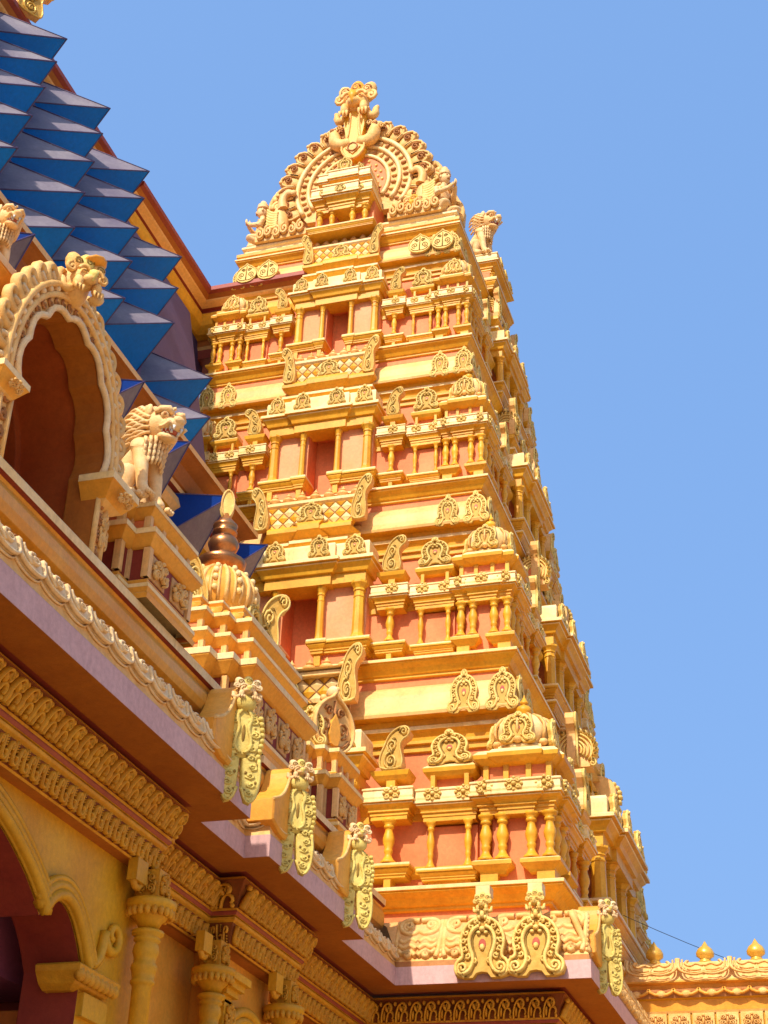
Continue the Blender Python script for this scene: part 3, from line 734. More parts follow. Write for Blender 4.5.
for sx in (1,-1): MB().add(FO,S(.62,1,1.0)).build('scroll_relief',tower,T((XC+sx*1.5,23.75,23.46)))
def flank():
    m=MB(); rnd=random.Random(5)
    ol=[(1.0,0),(2.42,0),(2.44,.35),(2.28,.62),(2.20,.95),(2.02,1.25),(1.96,1.55),(1.80,1.80),(1.55,1.75),(1.0,1.6)]
    m.plate(ol,-.02,.22,'carvelow','carve')
    m.tube([(x,-.03,z) for x,z in sm(ol[1:9],1)],.05,'carve',6)
    for (x,z,r,d) in ((2.2,.22,.20,1),(1.82,.22,.2,-1),(1.46,.2,.17,1),(2.05,.62,.18,-1),(1.66,.60,.18,1),(1.36,.62,.14,-1),(1.95,.98,.15,1),(1.62,1.0,.15,-1),(1.80,1.32,.14,1),(1.55,1.38,.12,-1),(1.66,1.62,.09,1)):
        m.tube(spiral(x,z,r,1.7,rnd.uniform(0,6),d,18,-.05),[.055,.05,.045,.04,.035],'carve',5)
        m.ell((x,-.06,z),(.04,.05,.04),'stucco',6,4)
    for k in range(9):
        t=k/8; m.ell((2.40-.62*t+.03*(k%2),-.03,.12+1.62*t),(.08,.07,.09),'carve',7,4)
    return m
fl=flank().build('flank_relief',tower,T((XC,24.16,23.46))).data
inst('flank_relief',fl,tower,T((XC,24.16,23.46))@S(-1,1,1))
b=MB(); b.add(lion_mask(pendant=False)); b.build('lion_mask',tower,T((XC+1.45,23.85,23.42))@S(.55))
# ------------------------------------------------------------------ statues
def skin(name, joints, bones, radii, m, sub=2):
    me=D.meshes.new(name); me.from_pydata(joints,bones,[])
    o=D.objects.new(name,me); COL.objects.link(o)
    md=o.modifiers.new('s','SKIN'); 
    for i,v in enumerate(me.skin_vertices[0].data):
        r=radii[i]; v.radius=(r,r) if isinstance(r,(int,float)) else r
        v.use_root=(i==0)
    md.use_smooth_shade=True; md.branch_smoothing=.6
    ss=o.modifiers.new('ss','SUBSURF'); ss.levels=sub; ss.render_levels=sub
    bpy.context.view_layer.update()
    dg=bpy.context.evaluated_depsgraph_get()
    ev=o.evaluated_get(dg); em=ev.to_mesh()
    mb=MB(); mb.v=[tuple(v.co) for v in em.vertices]
    for p in em.polygons: mb.face(list(p.vertices),m,True)
    ev.to_mesh_clear(); D.objects.remove(o); D.meshes.remove(me)
    return mb
def lion_statue():
    """seated lion facing +x, sitting height about 1.05, origin at the base centre"""
    J=[(-.20,0,.24),(-.10,0,.40),(.02,0,.56),(.10,0,.72),(.16,0,.84),      # pelvis..neck 0-4
       (-.14,-.16,.24),(.08,-.19,.36),(.02,-.19,.10),(.16,-.20,.035),        # near hind leg 5-8
       (-.14,.16,.24),(.08,.19,.36),(.02,.19,.10),(.16,.20,.035),            # far hind 9-12
       (.12,-.13,.58),(.16,-.15,.38),(.19,-.14,.16),(.27,-.14,.035),         # near fore 13-16
       (.12,.13,.58),(.16,.15,.38),(.19,.14,.16),(.27,.14,.035)]
    B=[(0,1),(1,2),(2,3),(3,4),(0,5),(5,6),(6,7),(7,8),(0,9),(9,10),(10,11),(11,12),(3,13),(13,14),(14,15),(15,16),(3,17),(17,18),(18,19),(19,20)]
    Rr=[.19,.19,.20,.20,.17,.14,.105,.07,.065,.14,.105,.07,.065,.10,.075,.06,.065,.10,.075,.06,.065]
    m=skin('lion_body',J,B,Rr,'lion')
    hd=MB()
    hd.ell((0,0,0),(.20,.20,.20),'lion',14,10)
    hd.ell((.17,0,-.03),(.14,.13,.085),'lion',12,8)        # upper muzzle
    hd.ell((.28,0,.01),(.055,.075,.05),'lion',8,6)         # nose
    hd.ell((.12,0,-.15),(.15,.11,.05),'lion',10,6,Ry(14))  # jaw
    hd.ell((.15,0,-.10),(.12,.10,.04),'red',8,5,Ry(8))
    for k in range(5):
        for sy in (1,-1):
            hd.lathe([(.004,-.055),(.02,-.0)],(.285-.045*k,sy*(.05+.014*k),-.065),5,'white')
            if k<3: hd.lathe([(.018,-.0),(.004,.045)],(.25-.045*k,sy*(.045+.014*k),-.135),5,'white')
    for sy in (1,-1):
        hd.ell((.155,sy*.105,.065),(.05,.045,.045),'lion',8,6); hd.ell((.185,sy*.125,.065),(.022,.02,.022),'carvegroove',6,4)
        hd.tube([(.19,sy*.03,.10),(.19,sy*.09,.14),(.14,sy*.15,.12),(.08,sy*.18,.08)],[.03,.04,.04,.02],'lion',6)
        hd.tube([(x,sy*.11,z) for x,z in sm([(.28,-.04),(.2,-.075),(.1,-.06),(.06,.0)],1)],.022,'lion',5)
        hd.ell((-.02,sy*.19,.12),(.06,.03,.08),'lion',8,5)
        hd.tube([(p[0],sy*.10,p[2]) for p in spiral(.17,-.02,.05,1.2,0,1,8)],.015,'carvegroove',4)
    # curls on the brow
    for k in range(5):
        for r in range(3):
            a=(k-2)*.42
            hd.tube([(.13-.10*r+q[0]*.9,.155*math.sin(a)+ (q[2])*.4, .165+.015*(1-(r-1)**2)-.045*abs(k-2)*.7+ q[2]*.9+.01) for q in spiral(0,0,.045,1.3,0,1,9)],.018,'lion',4)
    # mane: strands swept back and down around the face
    for ring in range(4):
        nn=22
        for k in range(nn):
            a=2*PI*k/nn+ring*.12
            if ring>2 and math.sin(a)>.5: pass
            r0=.19+.02*ring; r1=r0+.035
            x0=.03-.055*ring; x1=x0-.12
            P=[(x0,r0*math.sin(a),r0*math.cos(a)),(x0-.05,r1*math.sin(a+.10),r1*math.cos(a+.10)-.01),(x1,(r1+.01)*math.sin(a+.16),(r1+.01)*math.cos(a+.16)-.04),(x1-.05,r1*.97*math.sin(a+.14),r1*.97*math.cos(a+.14)-.07)]
            hd.tube(sm(P,1),.023,'lion',4)
    M=T((.24,0,.93))@Rz(-20)@Ry(8)@S(.98)
    m.add(hd,M)
    # chest mane bib
    for r in range(4):
        for k in range(9):
            a=(k-4)*.27; rr=.20-.008*r
            x=.10+rr*math.cos(a)*.9; y=rr*math.sin(a)*1.05; z=.80-.07*r-.02*abs(k-4)
            m.tube([(x,y,z),(x+.015,y*1.03,z-.05),(x-.005,y*1.0,z-.11)],[.022,.024,.012],'lion',4)
    for sy in (1,-1):
        for (x,z) in ((.16,.035),(.27,.035)):
            for k in range(3): m.ell((x+.06,sy*(.16+.04*k-.0),.03),(.04,.022,.03),'lion',6,4)
    m.tube(sm([(-.34,0,.12),(-.44,0,.2),(-.44,0,.42),(-.36,0,.52),(-.38,0,.62)],2),.035,'lion',6)
    m.ell((-.38,0,.64),(.06,.06,.1),'lion',8,5)
    return m
LION=lion_statue()
def put_lion(loc,rot,sc_,label):
    o=LION.build('lion_statue',None,T(loc)@Rz(rot)@S(sc_)); return tag(o,label,'statue','seated lion statues')
def kneeler():
    """kneeling figure facing +x with joined palms, about .95 high"""
    J=[(0,0,.16),(.0,0,.30),(.02,0,.44),(.03,0,.56),(.035,0,.64),(.05,0,.74),
       (.02,-.10,.15),(.26,-.13,.13),(.02,-.11,.05),(-.16,-.10,.04),
       (.02,.10,.15),(.26,.13,.13),(.02,.11,.05),(-.16,.10,.04),
       (.03,-.15,.54),(.06,-.19,.38),(.22,-.07,.46),(.28,-.025,.54),
       (.03,.15,.54),(.06,.19,.38),(.22,.07,.46),(.28,.025,.54)]
    B=[(0,1),(1,2),(2,3),(3,4),(4,5),(0,6),(6,7),(7,8),(8,9),(0,10),(10,11),(11,12),(12,13),(3,14),(14,15),(15,16),(16,17),(3,18),(18,19),(19,20),(20,21)]
    Rr=[.13,.115,.12,.11,.055,.06,.10,.085,.06,.045,.10,.085,.06,.045,.06,.05,.04,.03,.06,.05,.04,.03]
    m=skin('kneeling_body',J,B,Rr,'lion')
    h=MB(); h.ell((0,0,0),(.095,.085,.115),'lion',12,8); h.ell((.085,0,-.01),(.025,.02,.03),'lion',6,4)
    for sy in (1,-1):
        h.ell((.075,sy*.035,.02),(.02,.02,.014),'carvegroove',6,4); h.ell((-.01,sy*.09,.0),(.02,.015,.035),'lion',6,4)
    h.tube([(.085,-.03,-.05),(.092,0,-.055),(.085,.03,-.05)],.01,'carvegroove',4)
    h.lathe([(.10,.05),(.105,.08),(.09,.12),(.095,.14),(.06,.18),(.05,.22),(.02,.25)],(-.01,0,0),10,'lion')
    m.add(h,T((.06,0,.80)))
    for sy in (1,-1):
        for k in range(4): m.tube([(.275+.008*k,sy*.014,.52),(.295+.006*k,sy*.012,.58),(.30+.004*k,sy*.006,.64-.012*abs(k-1.5))],[.012,.011,.008],'lion',5)
        m.tube([(.265,sy*.015,.53),(.25,sy*.012,.57),(.252,sy*.01,.60)],[.013,.012,.008],'lion',5)
        m.tube([(.06,sy*.19,.40),(.08,sy*.165,.37)],.062,'lion',8)
    m.tube([(.10*math.cos(a)+.035,.11*math.sin(a),.555+.03*math.cos(a)*-1) for a in [k*PI/6 for k in range(12)]],.02,'carve',5,True)
    m.tube([(.125*math.cos(a),.14*math.sin(a),.235) for a in [k*PI/6 for k in range(12)]],.025,'carve',5,True)
    return m
KN=kneeler()
for sx,lb in ((-1,'kneeling praying stucco figure on the left corner of the tower top'),(1,'kneeling praying stucco figure on the right corner of the tower top')):
    o=KN.build('kneeling_figure',None,T((XC+sx*2.02,23.95,23.46))@Rz(-30 if sx>0 else 200)@S(1.32)); tag(o,lb,'statue','kneeling figures on the tower top')
sa=MB(); M=T((XC+2.12,YC-.2,23.08))@Rz(90)@S(.62,1,1)
sa.sweep(U(1.25,.5),base_mould(.0,.3,.10),bottom=True,top=True); sa.sweep(U(1.05,.4),[(0,.3,'salmon'),(0,.6,'gold')]); sa.sweep(U(1.05,.42),eave(.55,.50,.20),bottom=True,top=True)
sa.box(-.95,.95,-.3,.4,.3,1.2,'salmon')
ao=sa.build('attic_shrine',tower,M)
bl=baluster(.26,.08).build('baluster',ao,M@T((-.95,-.42,.3)))
for x in (-.5,0,.5,.95): inst('baluster',bl.data,ao,M@T((x,-.42,.3)))
for x in (-.7,0,.7): inst('leaf_ornament',ME_LEAF,ao,M@T((x,-.60,.86))@Rx(-10)@S(.3,.5,.25))
put_lion((XC+2.22,YC-.70,24.12),-12,1.12,'small seated lion high on the right side of the tower, beside the arched crest')
# ------------------------------------------------------------------ terrace under the tower and the carved hall
PATH=[(-5.84,-3.),(-5.84,13.72),(-6.37,13.72),(-6.37,14.88),(-6.08,14.88),(-6.08,18.16),(-6.37,18.16),(-6.37,20.45),(-3.68,20.45),(-3.68,31.)]
hall=thing('temple_hall','ochre carved temple hall with scalloped eave and arched doorway left of the tower','building',(-8,9,0))
def world(mb,name,par): return relocate(mb,W[par]).build(name,par,W[par])
ZS=6.735
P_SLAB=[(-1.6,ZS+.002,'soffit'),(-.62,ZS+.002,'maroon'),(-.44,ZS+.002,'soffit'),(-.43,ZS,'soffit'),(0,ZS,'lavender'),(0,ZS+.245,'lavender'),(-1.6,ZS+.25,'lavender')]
P_WALLTOP=[(-.80,0,'ochre'),(-.80,6.03,'ochre')]
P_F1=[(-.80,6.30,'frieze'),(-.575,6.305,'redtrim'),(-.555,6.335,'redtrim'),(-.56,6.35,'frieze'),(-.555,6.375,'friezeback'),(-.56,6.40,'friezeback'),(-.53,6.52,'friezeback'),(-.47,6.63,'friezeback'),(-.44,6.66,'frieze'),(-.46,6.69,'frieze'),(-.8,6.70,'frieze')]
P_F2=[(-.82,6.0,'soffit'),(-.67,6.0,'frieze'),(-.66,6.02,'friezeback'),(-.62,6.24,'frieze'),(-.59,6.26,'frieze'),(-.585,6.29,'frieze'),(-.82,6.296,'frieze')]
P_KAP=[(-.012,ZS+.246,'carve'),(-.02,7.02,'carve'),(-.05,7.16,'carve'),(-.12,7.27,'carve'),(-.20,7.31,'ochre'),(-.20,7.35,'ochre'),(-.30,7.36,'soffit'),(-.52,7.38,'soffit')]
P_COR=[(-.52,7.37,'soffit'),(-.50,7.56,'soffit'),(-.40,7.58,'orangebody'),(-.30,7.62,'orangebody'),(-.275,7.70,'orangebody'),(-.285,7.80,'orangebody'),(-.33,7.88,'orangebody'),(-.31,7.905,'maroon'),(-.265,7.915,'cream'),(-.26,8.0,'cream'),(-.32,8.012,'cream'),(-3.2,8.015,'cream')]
def along(path,i,step,fn,trim0=0.,trim1=0.):
    """call fn(matrix) at regular steps along segment i of the path; matrix x=along, -y=outward"""
    a=Vector(path[i]); c=Vector(path[i+1]); L=(c-a).length-trim0-trim1
    if L<step*.5: return
    d=(c-a).normalized(); n=max(1,round(L/step)); ang=math.degrees(math.atan2(d.y,d.x))
    for k in range(n):
        p=a+d*(trim0+L*(k+.5)/n)
        fn(T((p.x,p.y,0))@Rz(ang), L/n, k)
AC=acanthus(); ME_=meander(); PS=petalscroll(); PSC=petalscroll('palepink','carvegroove')
def offs(path,d):
    P=[Vector(p) for p in path]; n=len(P); out=[]
    def nr(i): t=(P[i+1]-P[i]).normalized(); return Vector((t.y,-t.x))
    for i in range(n):
        if i==0: m=nr(0)
        elif i==n-1: m=nr(n-2)
        else:
            a,b=nr(i-1),nr(i); m=(a+b)/(1+a.dot(b))
        out.append(tuple(P[i]+m*d))
    return out
def friezes(par,segs,rng,ymin=-9):
    b=MB(); b.sweep(PATH,P_F1,rng=rng)
    o1=offs(PATH,-.56)
    for i in segs:
        def f(M,w,k):
            if M.translation.y<ymin: return
            b.add(AC, M@T((0,0,6.385))@Rx(23)@S(w*1.02,.8,.28))
        along(o1,i,.20,f)
    world(b,'upper_frieze',par)
    b=MB(); b.sweep(PATH,P_F2,rng=rng)
    o2=offs(PATH,-.655)
    for i in segs:
        def f(M,w,k):
            if M.translation.y<ymin: return
            b.add(ME_, M@T((0,0,6.015))@Rx(11)@S(w*1.0,.55,.215))
        along(o2,i,.17,f)
    world(b,'lower_frieze',par)
friezes(hall,(0,1,2,3,4,5,6),(0,7),2.0)
friezes(tower,(7,8),(7,9))
b=MB(); b.sweep(PATH,P_SLAB,rng=(0,7)); world(b,'eave_slab',hall)
b=MB(); b.sweep(PATH,P_SLAB,rng=(7,9)); world(b,'eave_slab',tower)
b=MB(); b.sweep(PATH,P_KAP,rng=(0,7))
o3=offs(PATH,-.075)
for i in (0,1,2,3,4,5,6):
    def f(M,w,k):
        if M.translation.y<2.0: return
        b.add(PS, M@T((0,0,7.27))@Rx(-16)@S(w*1.06,.42,.205))
    along(o3,i,.40 if i in (0,4,6) else .27,f)
world(b,'scalloped_eave',hall)
b=MB(); b.sweep(PATH,P_COR,rng=(0,7)); world(b,'parapet_cornice',hall)
# lower walls
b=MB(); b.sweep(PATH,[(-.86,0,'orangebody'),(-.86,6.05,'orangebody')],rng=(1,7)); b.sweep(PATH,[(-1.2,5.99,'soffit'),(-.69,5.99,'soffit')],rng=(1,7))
world(b,'wall',hall)
# wall with the cusped doorway
FX=T((-6.64,0,0))@Rz(90)
half_in=[(9.3,5.80),(9.9,5.78),(10.45,5.66),(10.95,5.42),(11.20,5.24),(11.32,5.13),(11.40,5.24),(11.52,5.32),(11.66,5.34),(11.82,5.27),(11.98,5.12),(12.08,4.98),(12.15,4.88)]
half_in=[half_in[0]]+sm(half_in[1:6],2)+sm(half_in[5:],2)[1:]
arch_in=[(18.6-y,z) for y,z in reversed(half_in[1:])]+half_in
ol=[(13.4,0),(13.4,6.04),(3.,6.04),(3.,0),(6.45,0),(6.45,4.88)]+arch_in+[(12.15,0)]
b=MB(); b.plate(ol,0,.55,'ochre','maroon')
world_=b.build('door_wall',hall,FX)
b=MB()
def offp(pts,d):
    o=[]
    for i,p in enumerate(pts):
        a=Vector(pts[max(0,i-1)]); c=Vector(pts[min(len(pts)-1,i+1)]); t=(c-a).normalized(); o.append((p[0]-t.y*d,p[1]+t.x*d))
    return o
tri=half_in
for d,r,yy in ((.045,.05,-.06),(.12,.055,-.035),(.185,.03,-.05),(.01,.02,-.03)):
    q=offp(tri,d); b.tube([(x,yy,z) for x,z in q],r,'ochre',6); b.tube([(18.6-x,yy,z) for x,z in q],r,'ochre',6)
b.tube(spiral(12.62,5.30,.17,1.2,-PI*.9,1,16,-.03),[.05,.045,.04,.035,.03],'ochre',6)
b.tube([(x,-.03,z) for x,z in sm([(12.25,4.95),(12.34,4.99),(12.42,5.08),(12.46,5.3)],1)],.05,'ochre',6)
b.build('arch_moulding',hall,FX)
b=MB()
b.sweep([(11.93,.3),(11.93,-.10),(12.66,-.10),(12.66,.3)],[(-.14,4.70,'frieze'),(-.06,4.74,'frieze'),(.02,4.83,'frieze'),(.03,4.88,'ochre'),(0,4.90,'ochre'),(-.08,4.905,'ochre')],bottom=True,top=True)
for k in range(8): b.ell((11.97+.093*k,-.10,4.80),(.06,.05,.06),'frieze',8,5)
b.box(12.16,12.62,-.06,.02,4.5,4.70,'ochre')
b.build('arch_bracket',hall,FX)
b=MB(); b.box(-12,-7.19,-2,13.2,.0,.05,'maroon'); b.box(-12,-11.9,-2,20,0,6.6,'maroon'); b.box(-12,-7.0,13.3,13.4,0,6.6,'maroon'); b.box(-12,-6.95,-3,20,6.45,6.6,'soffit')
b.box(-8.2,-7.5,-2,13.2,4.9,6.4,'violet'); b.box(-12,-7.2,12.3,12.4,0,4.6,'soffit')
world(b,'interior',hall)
# pilasters
def pilaster():
    m=MB()
    m.box(-.11,.11,-.11,.11,5.72,6.0,'frieze')
    for R in (Rz(0),Rz(90),Rz(-90)): m.add(panelscroll('frieze','friezeback'),R@T((0,-.105,5.74))@S(.19,.5,.24))
    m.lathe([(.09,5.46),(.12,5.52),(.17,5.57),(.225,5.64),(.24,5.66),(.24,5.71),(.20,5.725)],(0,0,0),20,'ochre')
    for k in range(20):
        a=2*PI*k/20; m.ell((.205*math.cos(a),.205*math.sin(a),5.60),(.035,.035,.05),'frieze',6,4)
    m.lathe([(.095,0),(.09,4.93),(.10,4.95),(.112,4.96),(.112,4.99),(.10,5.0),(.11,5.06),(.125,5.10),(.12,5.13),(.10,5.15),(.105,5.2),(.125,5.25),(.115,5.31),(.10,5.33),(.125,5.35),(.125,5.37),(.11,5.385),(.15,5.41),(.15,5.44),(.09,5.46)],(0,0,0),16,'ochre')
    return m
pm=None
for (x,y) in ((-6.46,13.0),(-6.84,15.42),(-6.70,17.2),(-7.0,19.6)):
    MM=T((x,y,.0))
    if pm is None: pm=pilaster().build('pilaster',hall,MM).data
    else: inst('pilaster',pm,hall,MM)
# bracket scroll beside the pilaster head, lotus boss, small arch further on
b=MB(); b.tube([(0,-y,z) for y,z in [(q[0],q[2]) for q in spiral(.1,0,.13,1.4,PI/2,1,14)]],.035,'frieze',6)
b.box(-.05,.05,-.2,.02,-.05,.16,'ochre')
sb=b.build('scroll_bracket',hall,T((-6.48,12.78,5.86))@Rz(0))
for (x,y) in ((-6.84,15.2),(-6.70,16.98)): inst('scroll_bracket',sb.data,hall,T((x,y,5.86)))
b=MB()
for k in range(9):
    for r in range(3):
        b.ell((-.2+.05*k,-.03-.02*(1-abs(k-4)/4),.42-.16*r-.01*abs(k-4)),(.035,.05,.10),'frieze',6,4)
b.ell((0,0,.0),(.22,.08,.12),'frieze',8,5)
b.build('lotus_boss',hall,T((-7.15,14.05,4.95))@Rz(90))
FX2=T((-6.86,0,0))@Rz(90)
b=MB()
pts=[(16.4+.75*math.cos(math.radians(a)),4.75+.72*math.sin(math.radians(a))) for a in range(-10,191,10)]
for d,r in ((0,.06),(.1,.05),(.18,.03)): b.tube([(x,-.04,z) for x,z in offp(pts,d)],r,'ochre',6)
b.plate(pts,-.01,.0,'maroon')
b.build('blind_arch',hall,FX2)
b=MB(); 
for k in range(4): b.box(15.55-.03*k,16.0+.05*k-.2,-.10-.05*k,0,5.42+.07*k,5.50+.07*k,'ochre')
b.box(15.6,15.85,-.1,0,4.9,5.45,'ochre'); b.add(panelscroll('frieze','friezeback'),T((15.74,-.1,5.08))@S(.26,.5,.36))
b.build('arch_bracket',hall,FX2)

# corner ornaments: upturned horn with a beaked head and a hanging double leaf
def horn():
    m=MB()
    ol=[(-.55,0.10),(-.3,.02),(.10,.0),(.12,.35),(.12,.70),(.08,.86),(.0,.90),(-.08,.84),(-.13,.70),(-.22,.54),(-.36,.42),(-.55,.34)]
    ol=ol[:2]+sm(ol[1:],1)[1:]
    m.plate(ol,-.10,.22,'orangebody','orangebody',.06)
    m.tube([(x,-.09,z) for x,z in ol[3:]],.02,'carve',5)
    return m
def hangleaf():
    m=MB()
    m.plate([(-.10,.02),(.10,.02),(.13,.14),(.135,.34),(.10,.50),(.03,.58),(-.03,.58),(-.10,.50),(-.135,.34),(-.13,.14)],-.05,.04,'mint','mint',.1)
    for sx in (1,-1):
        for k in range(8): m.ell((sx*(.118+.022*math.sin(PI*(k+.5)/8)),-.02,.05+.06*k),(.026,.045,.032),'mint',6,4)
        m.tube([(sx*x,-.058,z) for x,z in sm([(.015,.06),(.06,.12),(.055,.24),(.03,.34),(.06,.46),(.02,.54)],1)],.014,'mint',5)
        for (x,z,r,d) in ((.075,.42,.045,1),(.085,.27,.045,-1),(.075,.12,.042,1)):
            m.tube([(sx*q[0],q[1],q[2]) for q in spiral(x,z,r,1.5,PI/2,d,11,-.056)],.011,'mint',4)
            m.ell((sx*x,-.047,z+.075),(.012,.010,.018),'groove',5,3)
    m.ell((0,-.05,.28),(.014,.012,.10),'groove',6,4)
    for sx in (1,-1):
        lobe=[(.006,.02),(.015,-.30),(.05,-.44),(.09,-.46),(.13,-.36),(.145,-.15),(.13,.02),(.08,.08)]
        lp=[(sx*x,z) for x,z in lobe]
        if sx<0: lp=lp[::-1]
        m.plate(lp,-.04,.035,'mint','mint',.1)
        m.tube([(sx*x,-.045,z) for x,z in sm(lobe[1:7],1)],.013,'mint',4)
        for k in range(5):
            m.tube(spiral(sx*(.075+.012*(k%2)),-.36+.095*k,.038,1.3,PI/2+k,sx,8,-.045),.011,'mint',4)
            m.ell((sx*(.04+.075*(k%2)),-.042,-.33+.095*k),(.012,.010,.02),'groove',5,3)
    m.ell((0,-.04,.62),(.08,.08,.10),'mint',10,7)
    m.add(lion_mask('palepink','mint','groove',False),T((0,-.03,.60))@S(.22,.28,.25))
    return m
ME_HEAD=protomesh(lion_mask('stucco','stucco','groove',False),'ornament_head')
hm=horn(); hl=hangleaf(); hm_me=hl_me=None
for par,(x,y),rot,sc_ in ((hall,(-5.90,13.14),90,.92),(hall,(-6.14,15.36),90,.92),(hall,(-6.14,17.50),90,.92),(tower,(-3.74,21.2),90,.92)):
    M=T((x,y,7.02))@Rz(rot)@S(sc_*1.08)
    if hm_me is None: o=hm.build('corner_horn',par,M); hm_me=o.data
    else: o=inst('corner_horn',hm_me,par,M)
    ML=T((x+.15,y+.0,7.12))@Rz(36)@S(1.38,1,.95)
    if hl_me is None: hl_me=hl.build('hanging_leaf',o,ML).data
    else: inst('hanging_leaf',hl_me,o,ML)

# tower terrace: leafy kapota, neck and hanging double arches
b=MB()
b.sweep(PATH,[(-.012,ZS+.246,'carvegroove'),(-.03,7.06,'carve'),(-.06,7.10,'carvelow'),(-.10,7.35,'carvelow'),(-.22,7.60,'carvelow'),(-.35,7.70,'carve'),(-.50,7.74,'carve'),(-1.6,7.745,'salmon')],rng=(7,9))
TL=MB()
for sx in (1,-1):
    TL.tube([(sx*x,-.05,z) for x,z in sm([(.02,.95),(.3,.97),(.44,.85),(.36,.66),(.12,.60),(.02,.68)],2)],.065,'carve',5)
    TL.tube([(sx*p[0],p[1],p[2]) for p in spiral(.24,.82,.12,1.5,-PI/2,1,14,-.05)],.055,'carve',5)
    TL.tube([(sx*x,-.04,z) for x,z in sm([(.46,.95),(.46,.3),(.40,.05)],1)],.055,'carve',5)
    for k in range(3): TL.tube([(sx*x,-.05,z) for x,z in sm([(.02,.42-.16*k),(.16,.52-.15*k),(.30,.40-.13*k),(.40,.48-.12*k)],1)],.055,'carve',5)
    TL.tube([(sx*p[0],p[1],p[2]) for p in spiral(.2,.12,.09,1.3,0,1,10,-.05)],.055,'carve',5)
for k in range(8): TL.ell((.5,-.03,.1+.11*k),(.03,.04,.045),'carve',6,4)
for i,st in ((7,.66),(8,.66)):
    def f(M,w,k): b.add(TL,M@T((0,0,7.05))@Rx(-22)@S(w,.9,.68))
    along(offs(PATH,-.06),i,st,f)
def f(M,w,k): b.add(PSC,M@T((0,0,7.5))@Rx(-20)@S(w*1.05,.5,.40))
world(b,'leafy_eave',tower)
b=MB()
# left return of scallops along the last hall bay seen at the inner corner
b.sweep(ctr(4.42,YC-21.95),[(0,7.7,'salmon'),(0,8.12,'salmon')],True)
relocate(b,W[tower]).build('neck',tower,W[tower])
for u in (3.87,4.60):
    inst('arch_ornament',ME_KUDU,tower,T((XC+u,20.42,6.76))@Rx(-3)@S(.78,1.1,.80))
    inst('ornament_head',ME_HEAD,tower,T((XC+u,20.40,7.60))@S(.27,.3,.27))
    MB().box(-.10,.10,-.10,.10,0,.14,'cream').build('cap_block',tower,T((XC+u,20.46,7.88)))
b=MB(); b.sweep(PATH,[(-.80,0,'ochre'),(-.80,6.05,'ochre')],rng=(7,9)); b.sweep(PATH,[(-1.2,5.99,'soffit'),(-.69,5.99,'soffit')],rng=(7,9)); world(b,'base_wall',tower)

# ------------------------------------------------------------------ roof shrines along the hall parapet
def stepped(x0,x1,y0,y1,e):
    """plan with re-entrant corners, CCW"""
    return [(x0+e,y0),(x1-2*e,y0),(x1-2*e,y0+e),(x1-e,y0+e),(x1-e,y0+2*e),(x1,y0+2*e),(x1,y1-2*e),(x1-e,y1-2*e),(x1-e,y1-e),(x1-2*e,y1-e),(x1-2*e,y1),(x0+e,y1),(x0+e,y1-e),(x0,y1-e),(x0,y0+e),(x0+e,y0+e)]
def tier(b,P,z0,z1,h,o,mwall='salmon',mg='orangebody',mt='cream',carved=True):
    """wall from z0 to z1 then a flaring cornice of height h and overhang o"""
    b.sweep(P,[(.04,z0,mg),(.05,z0+.05,mt),(.0,z0+.08,mwall),(0,z1,mg),(.01,z1,mg),(.3*o,z1+.08*h,mg),(.75*o,z1+.45*h,mg),(.93*o,z1+.58*h,mg),(.94*o,z1+.64*h,mg),(o,z1+.65*h,mt),(o,z1+.97*h,mt),(o*.8,z1+h,mt),(-.10,z1+h+.002,mt)],True,top=True)
PAN=panelscroll('carve','carvegroove')
def panels(b,P,z0,z1,gap=.06):
    n=len(P)
    for i in range(n):
        a=Vector(P[i]); c=Vector(P[(i+1)%n]); L=(c-a).length
        if L<.12: continue
        d=(c-a).normalized(); mid=(a+c)/2; ang=math.degrees(math.atan2(d.y,d.x))
        M=T((mid.x,mid.y,0))@Rz(ang)
        for sx in (-1,1):
            bb=MB().box(sx*(L/2-.002*(i%2))-.035,sx*(L/2-.002*(i%2))+.034+.002*(i%2),-.034-.003*(i%2),.01,z0,z1,'peach'); b.add(bb,M)
        if L>.3:
            k=max(1,round(L/.5)); w=L/k
            for q in range(k):
                x=-L/2+w*(q+.5)
                b.add(MB().box(x-w/2+.07,x+w/2-.07,-.012,.0,z0+.03,z1-.03,'carvelow'),M)
                b.add(PAN,M@T((x,-.012,z0+.03))@S(w-.14,.6,z1-z0-.06))
# lion pedestal
def ped(name,lab,x0,x1,y0,y1,levels,group='carved shrines on the hall parapet'):
    t=thing(name,lab,'shrine',((x0+x1)/2,(y0+y1)/2,8.0),group)
    for (z0,z1,h,o,ins,e,carv) in levels:
        P=stepped(x0,x1-ins,y0+ins,y1-ins,e)
        b=MB(); tier(b,P,z0,z1,h,o,'maroon' if carv else 'salmon')
        if carv: panels(b,P,z0+.09,z1)
        else:
            n=len(P)
            for i in range(n):
                a=Vector(P[i]); c=Vector(P[(i+1)%n]); d=(c-a).normalized(); ang=math.degrees(math.atan2(d.y,d.x)); L=(c-a).length
                for q in ([-L/2,L/2] if L<.6 else [-L/2,-L/6,L/6,L/2]):
                    b.add(MB().box(q-.035+.003*(i%2),q+.035-.003*(i%2),-.03-.003*(i%2),.01,z0+.06,z1+.02,'peach'),T(((a.x+c.x)/2,(a.y+c.y)/2,0))@Rz(ang))
        world(b,'tier',t)
    return t
ped('lion_pedestal','two tiered carved pedestal carrying the big seated lion beside the arched niche',-7.4,-6.06,10.95,12.75,[(8.02,8.06,.12,.04,.0,.2,False),(8.18,8.58,.18,.10,.04,.2,True),(8.76,8.92,.14,.09,.09,.19,False)])
put_lion((-6.37,11.42,9.055),-4,.96,'large open mouthed seated lion with curly mane on the hall parapet')
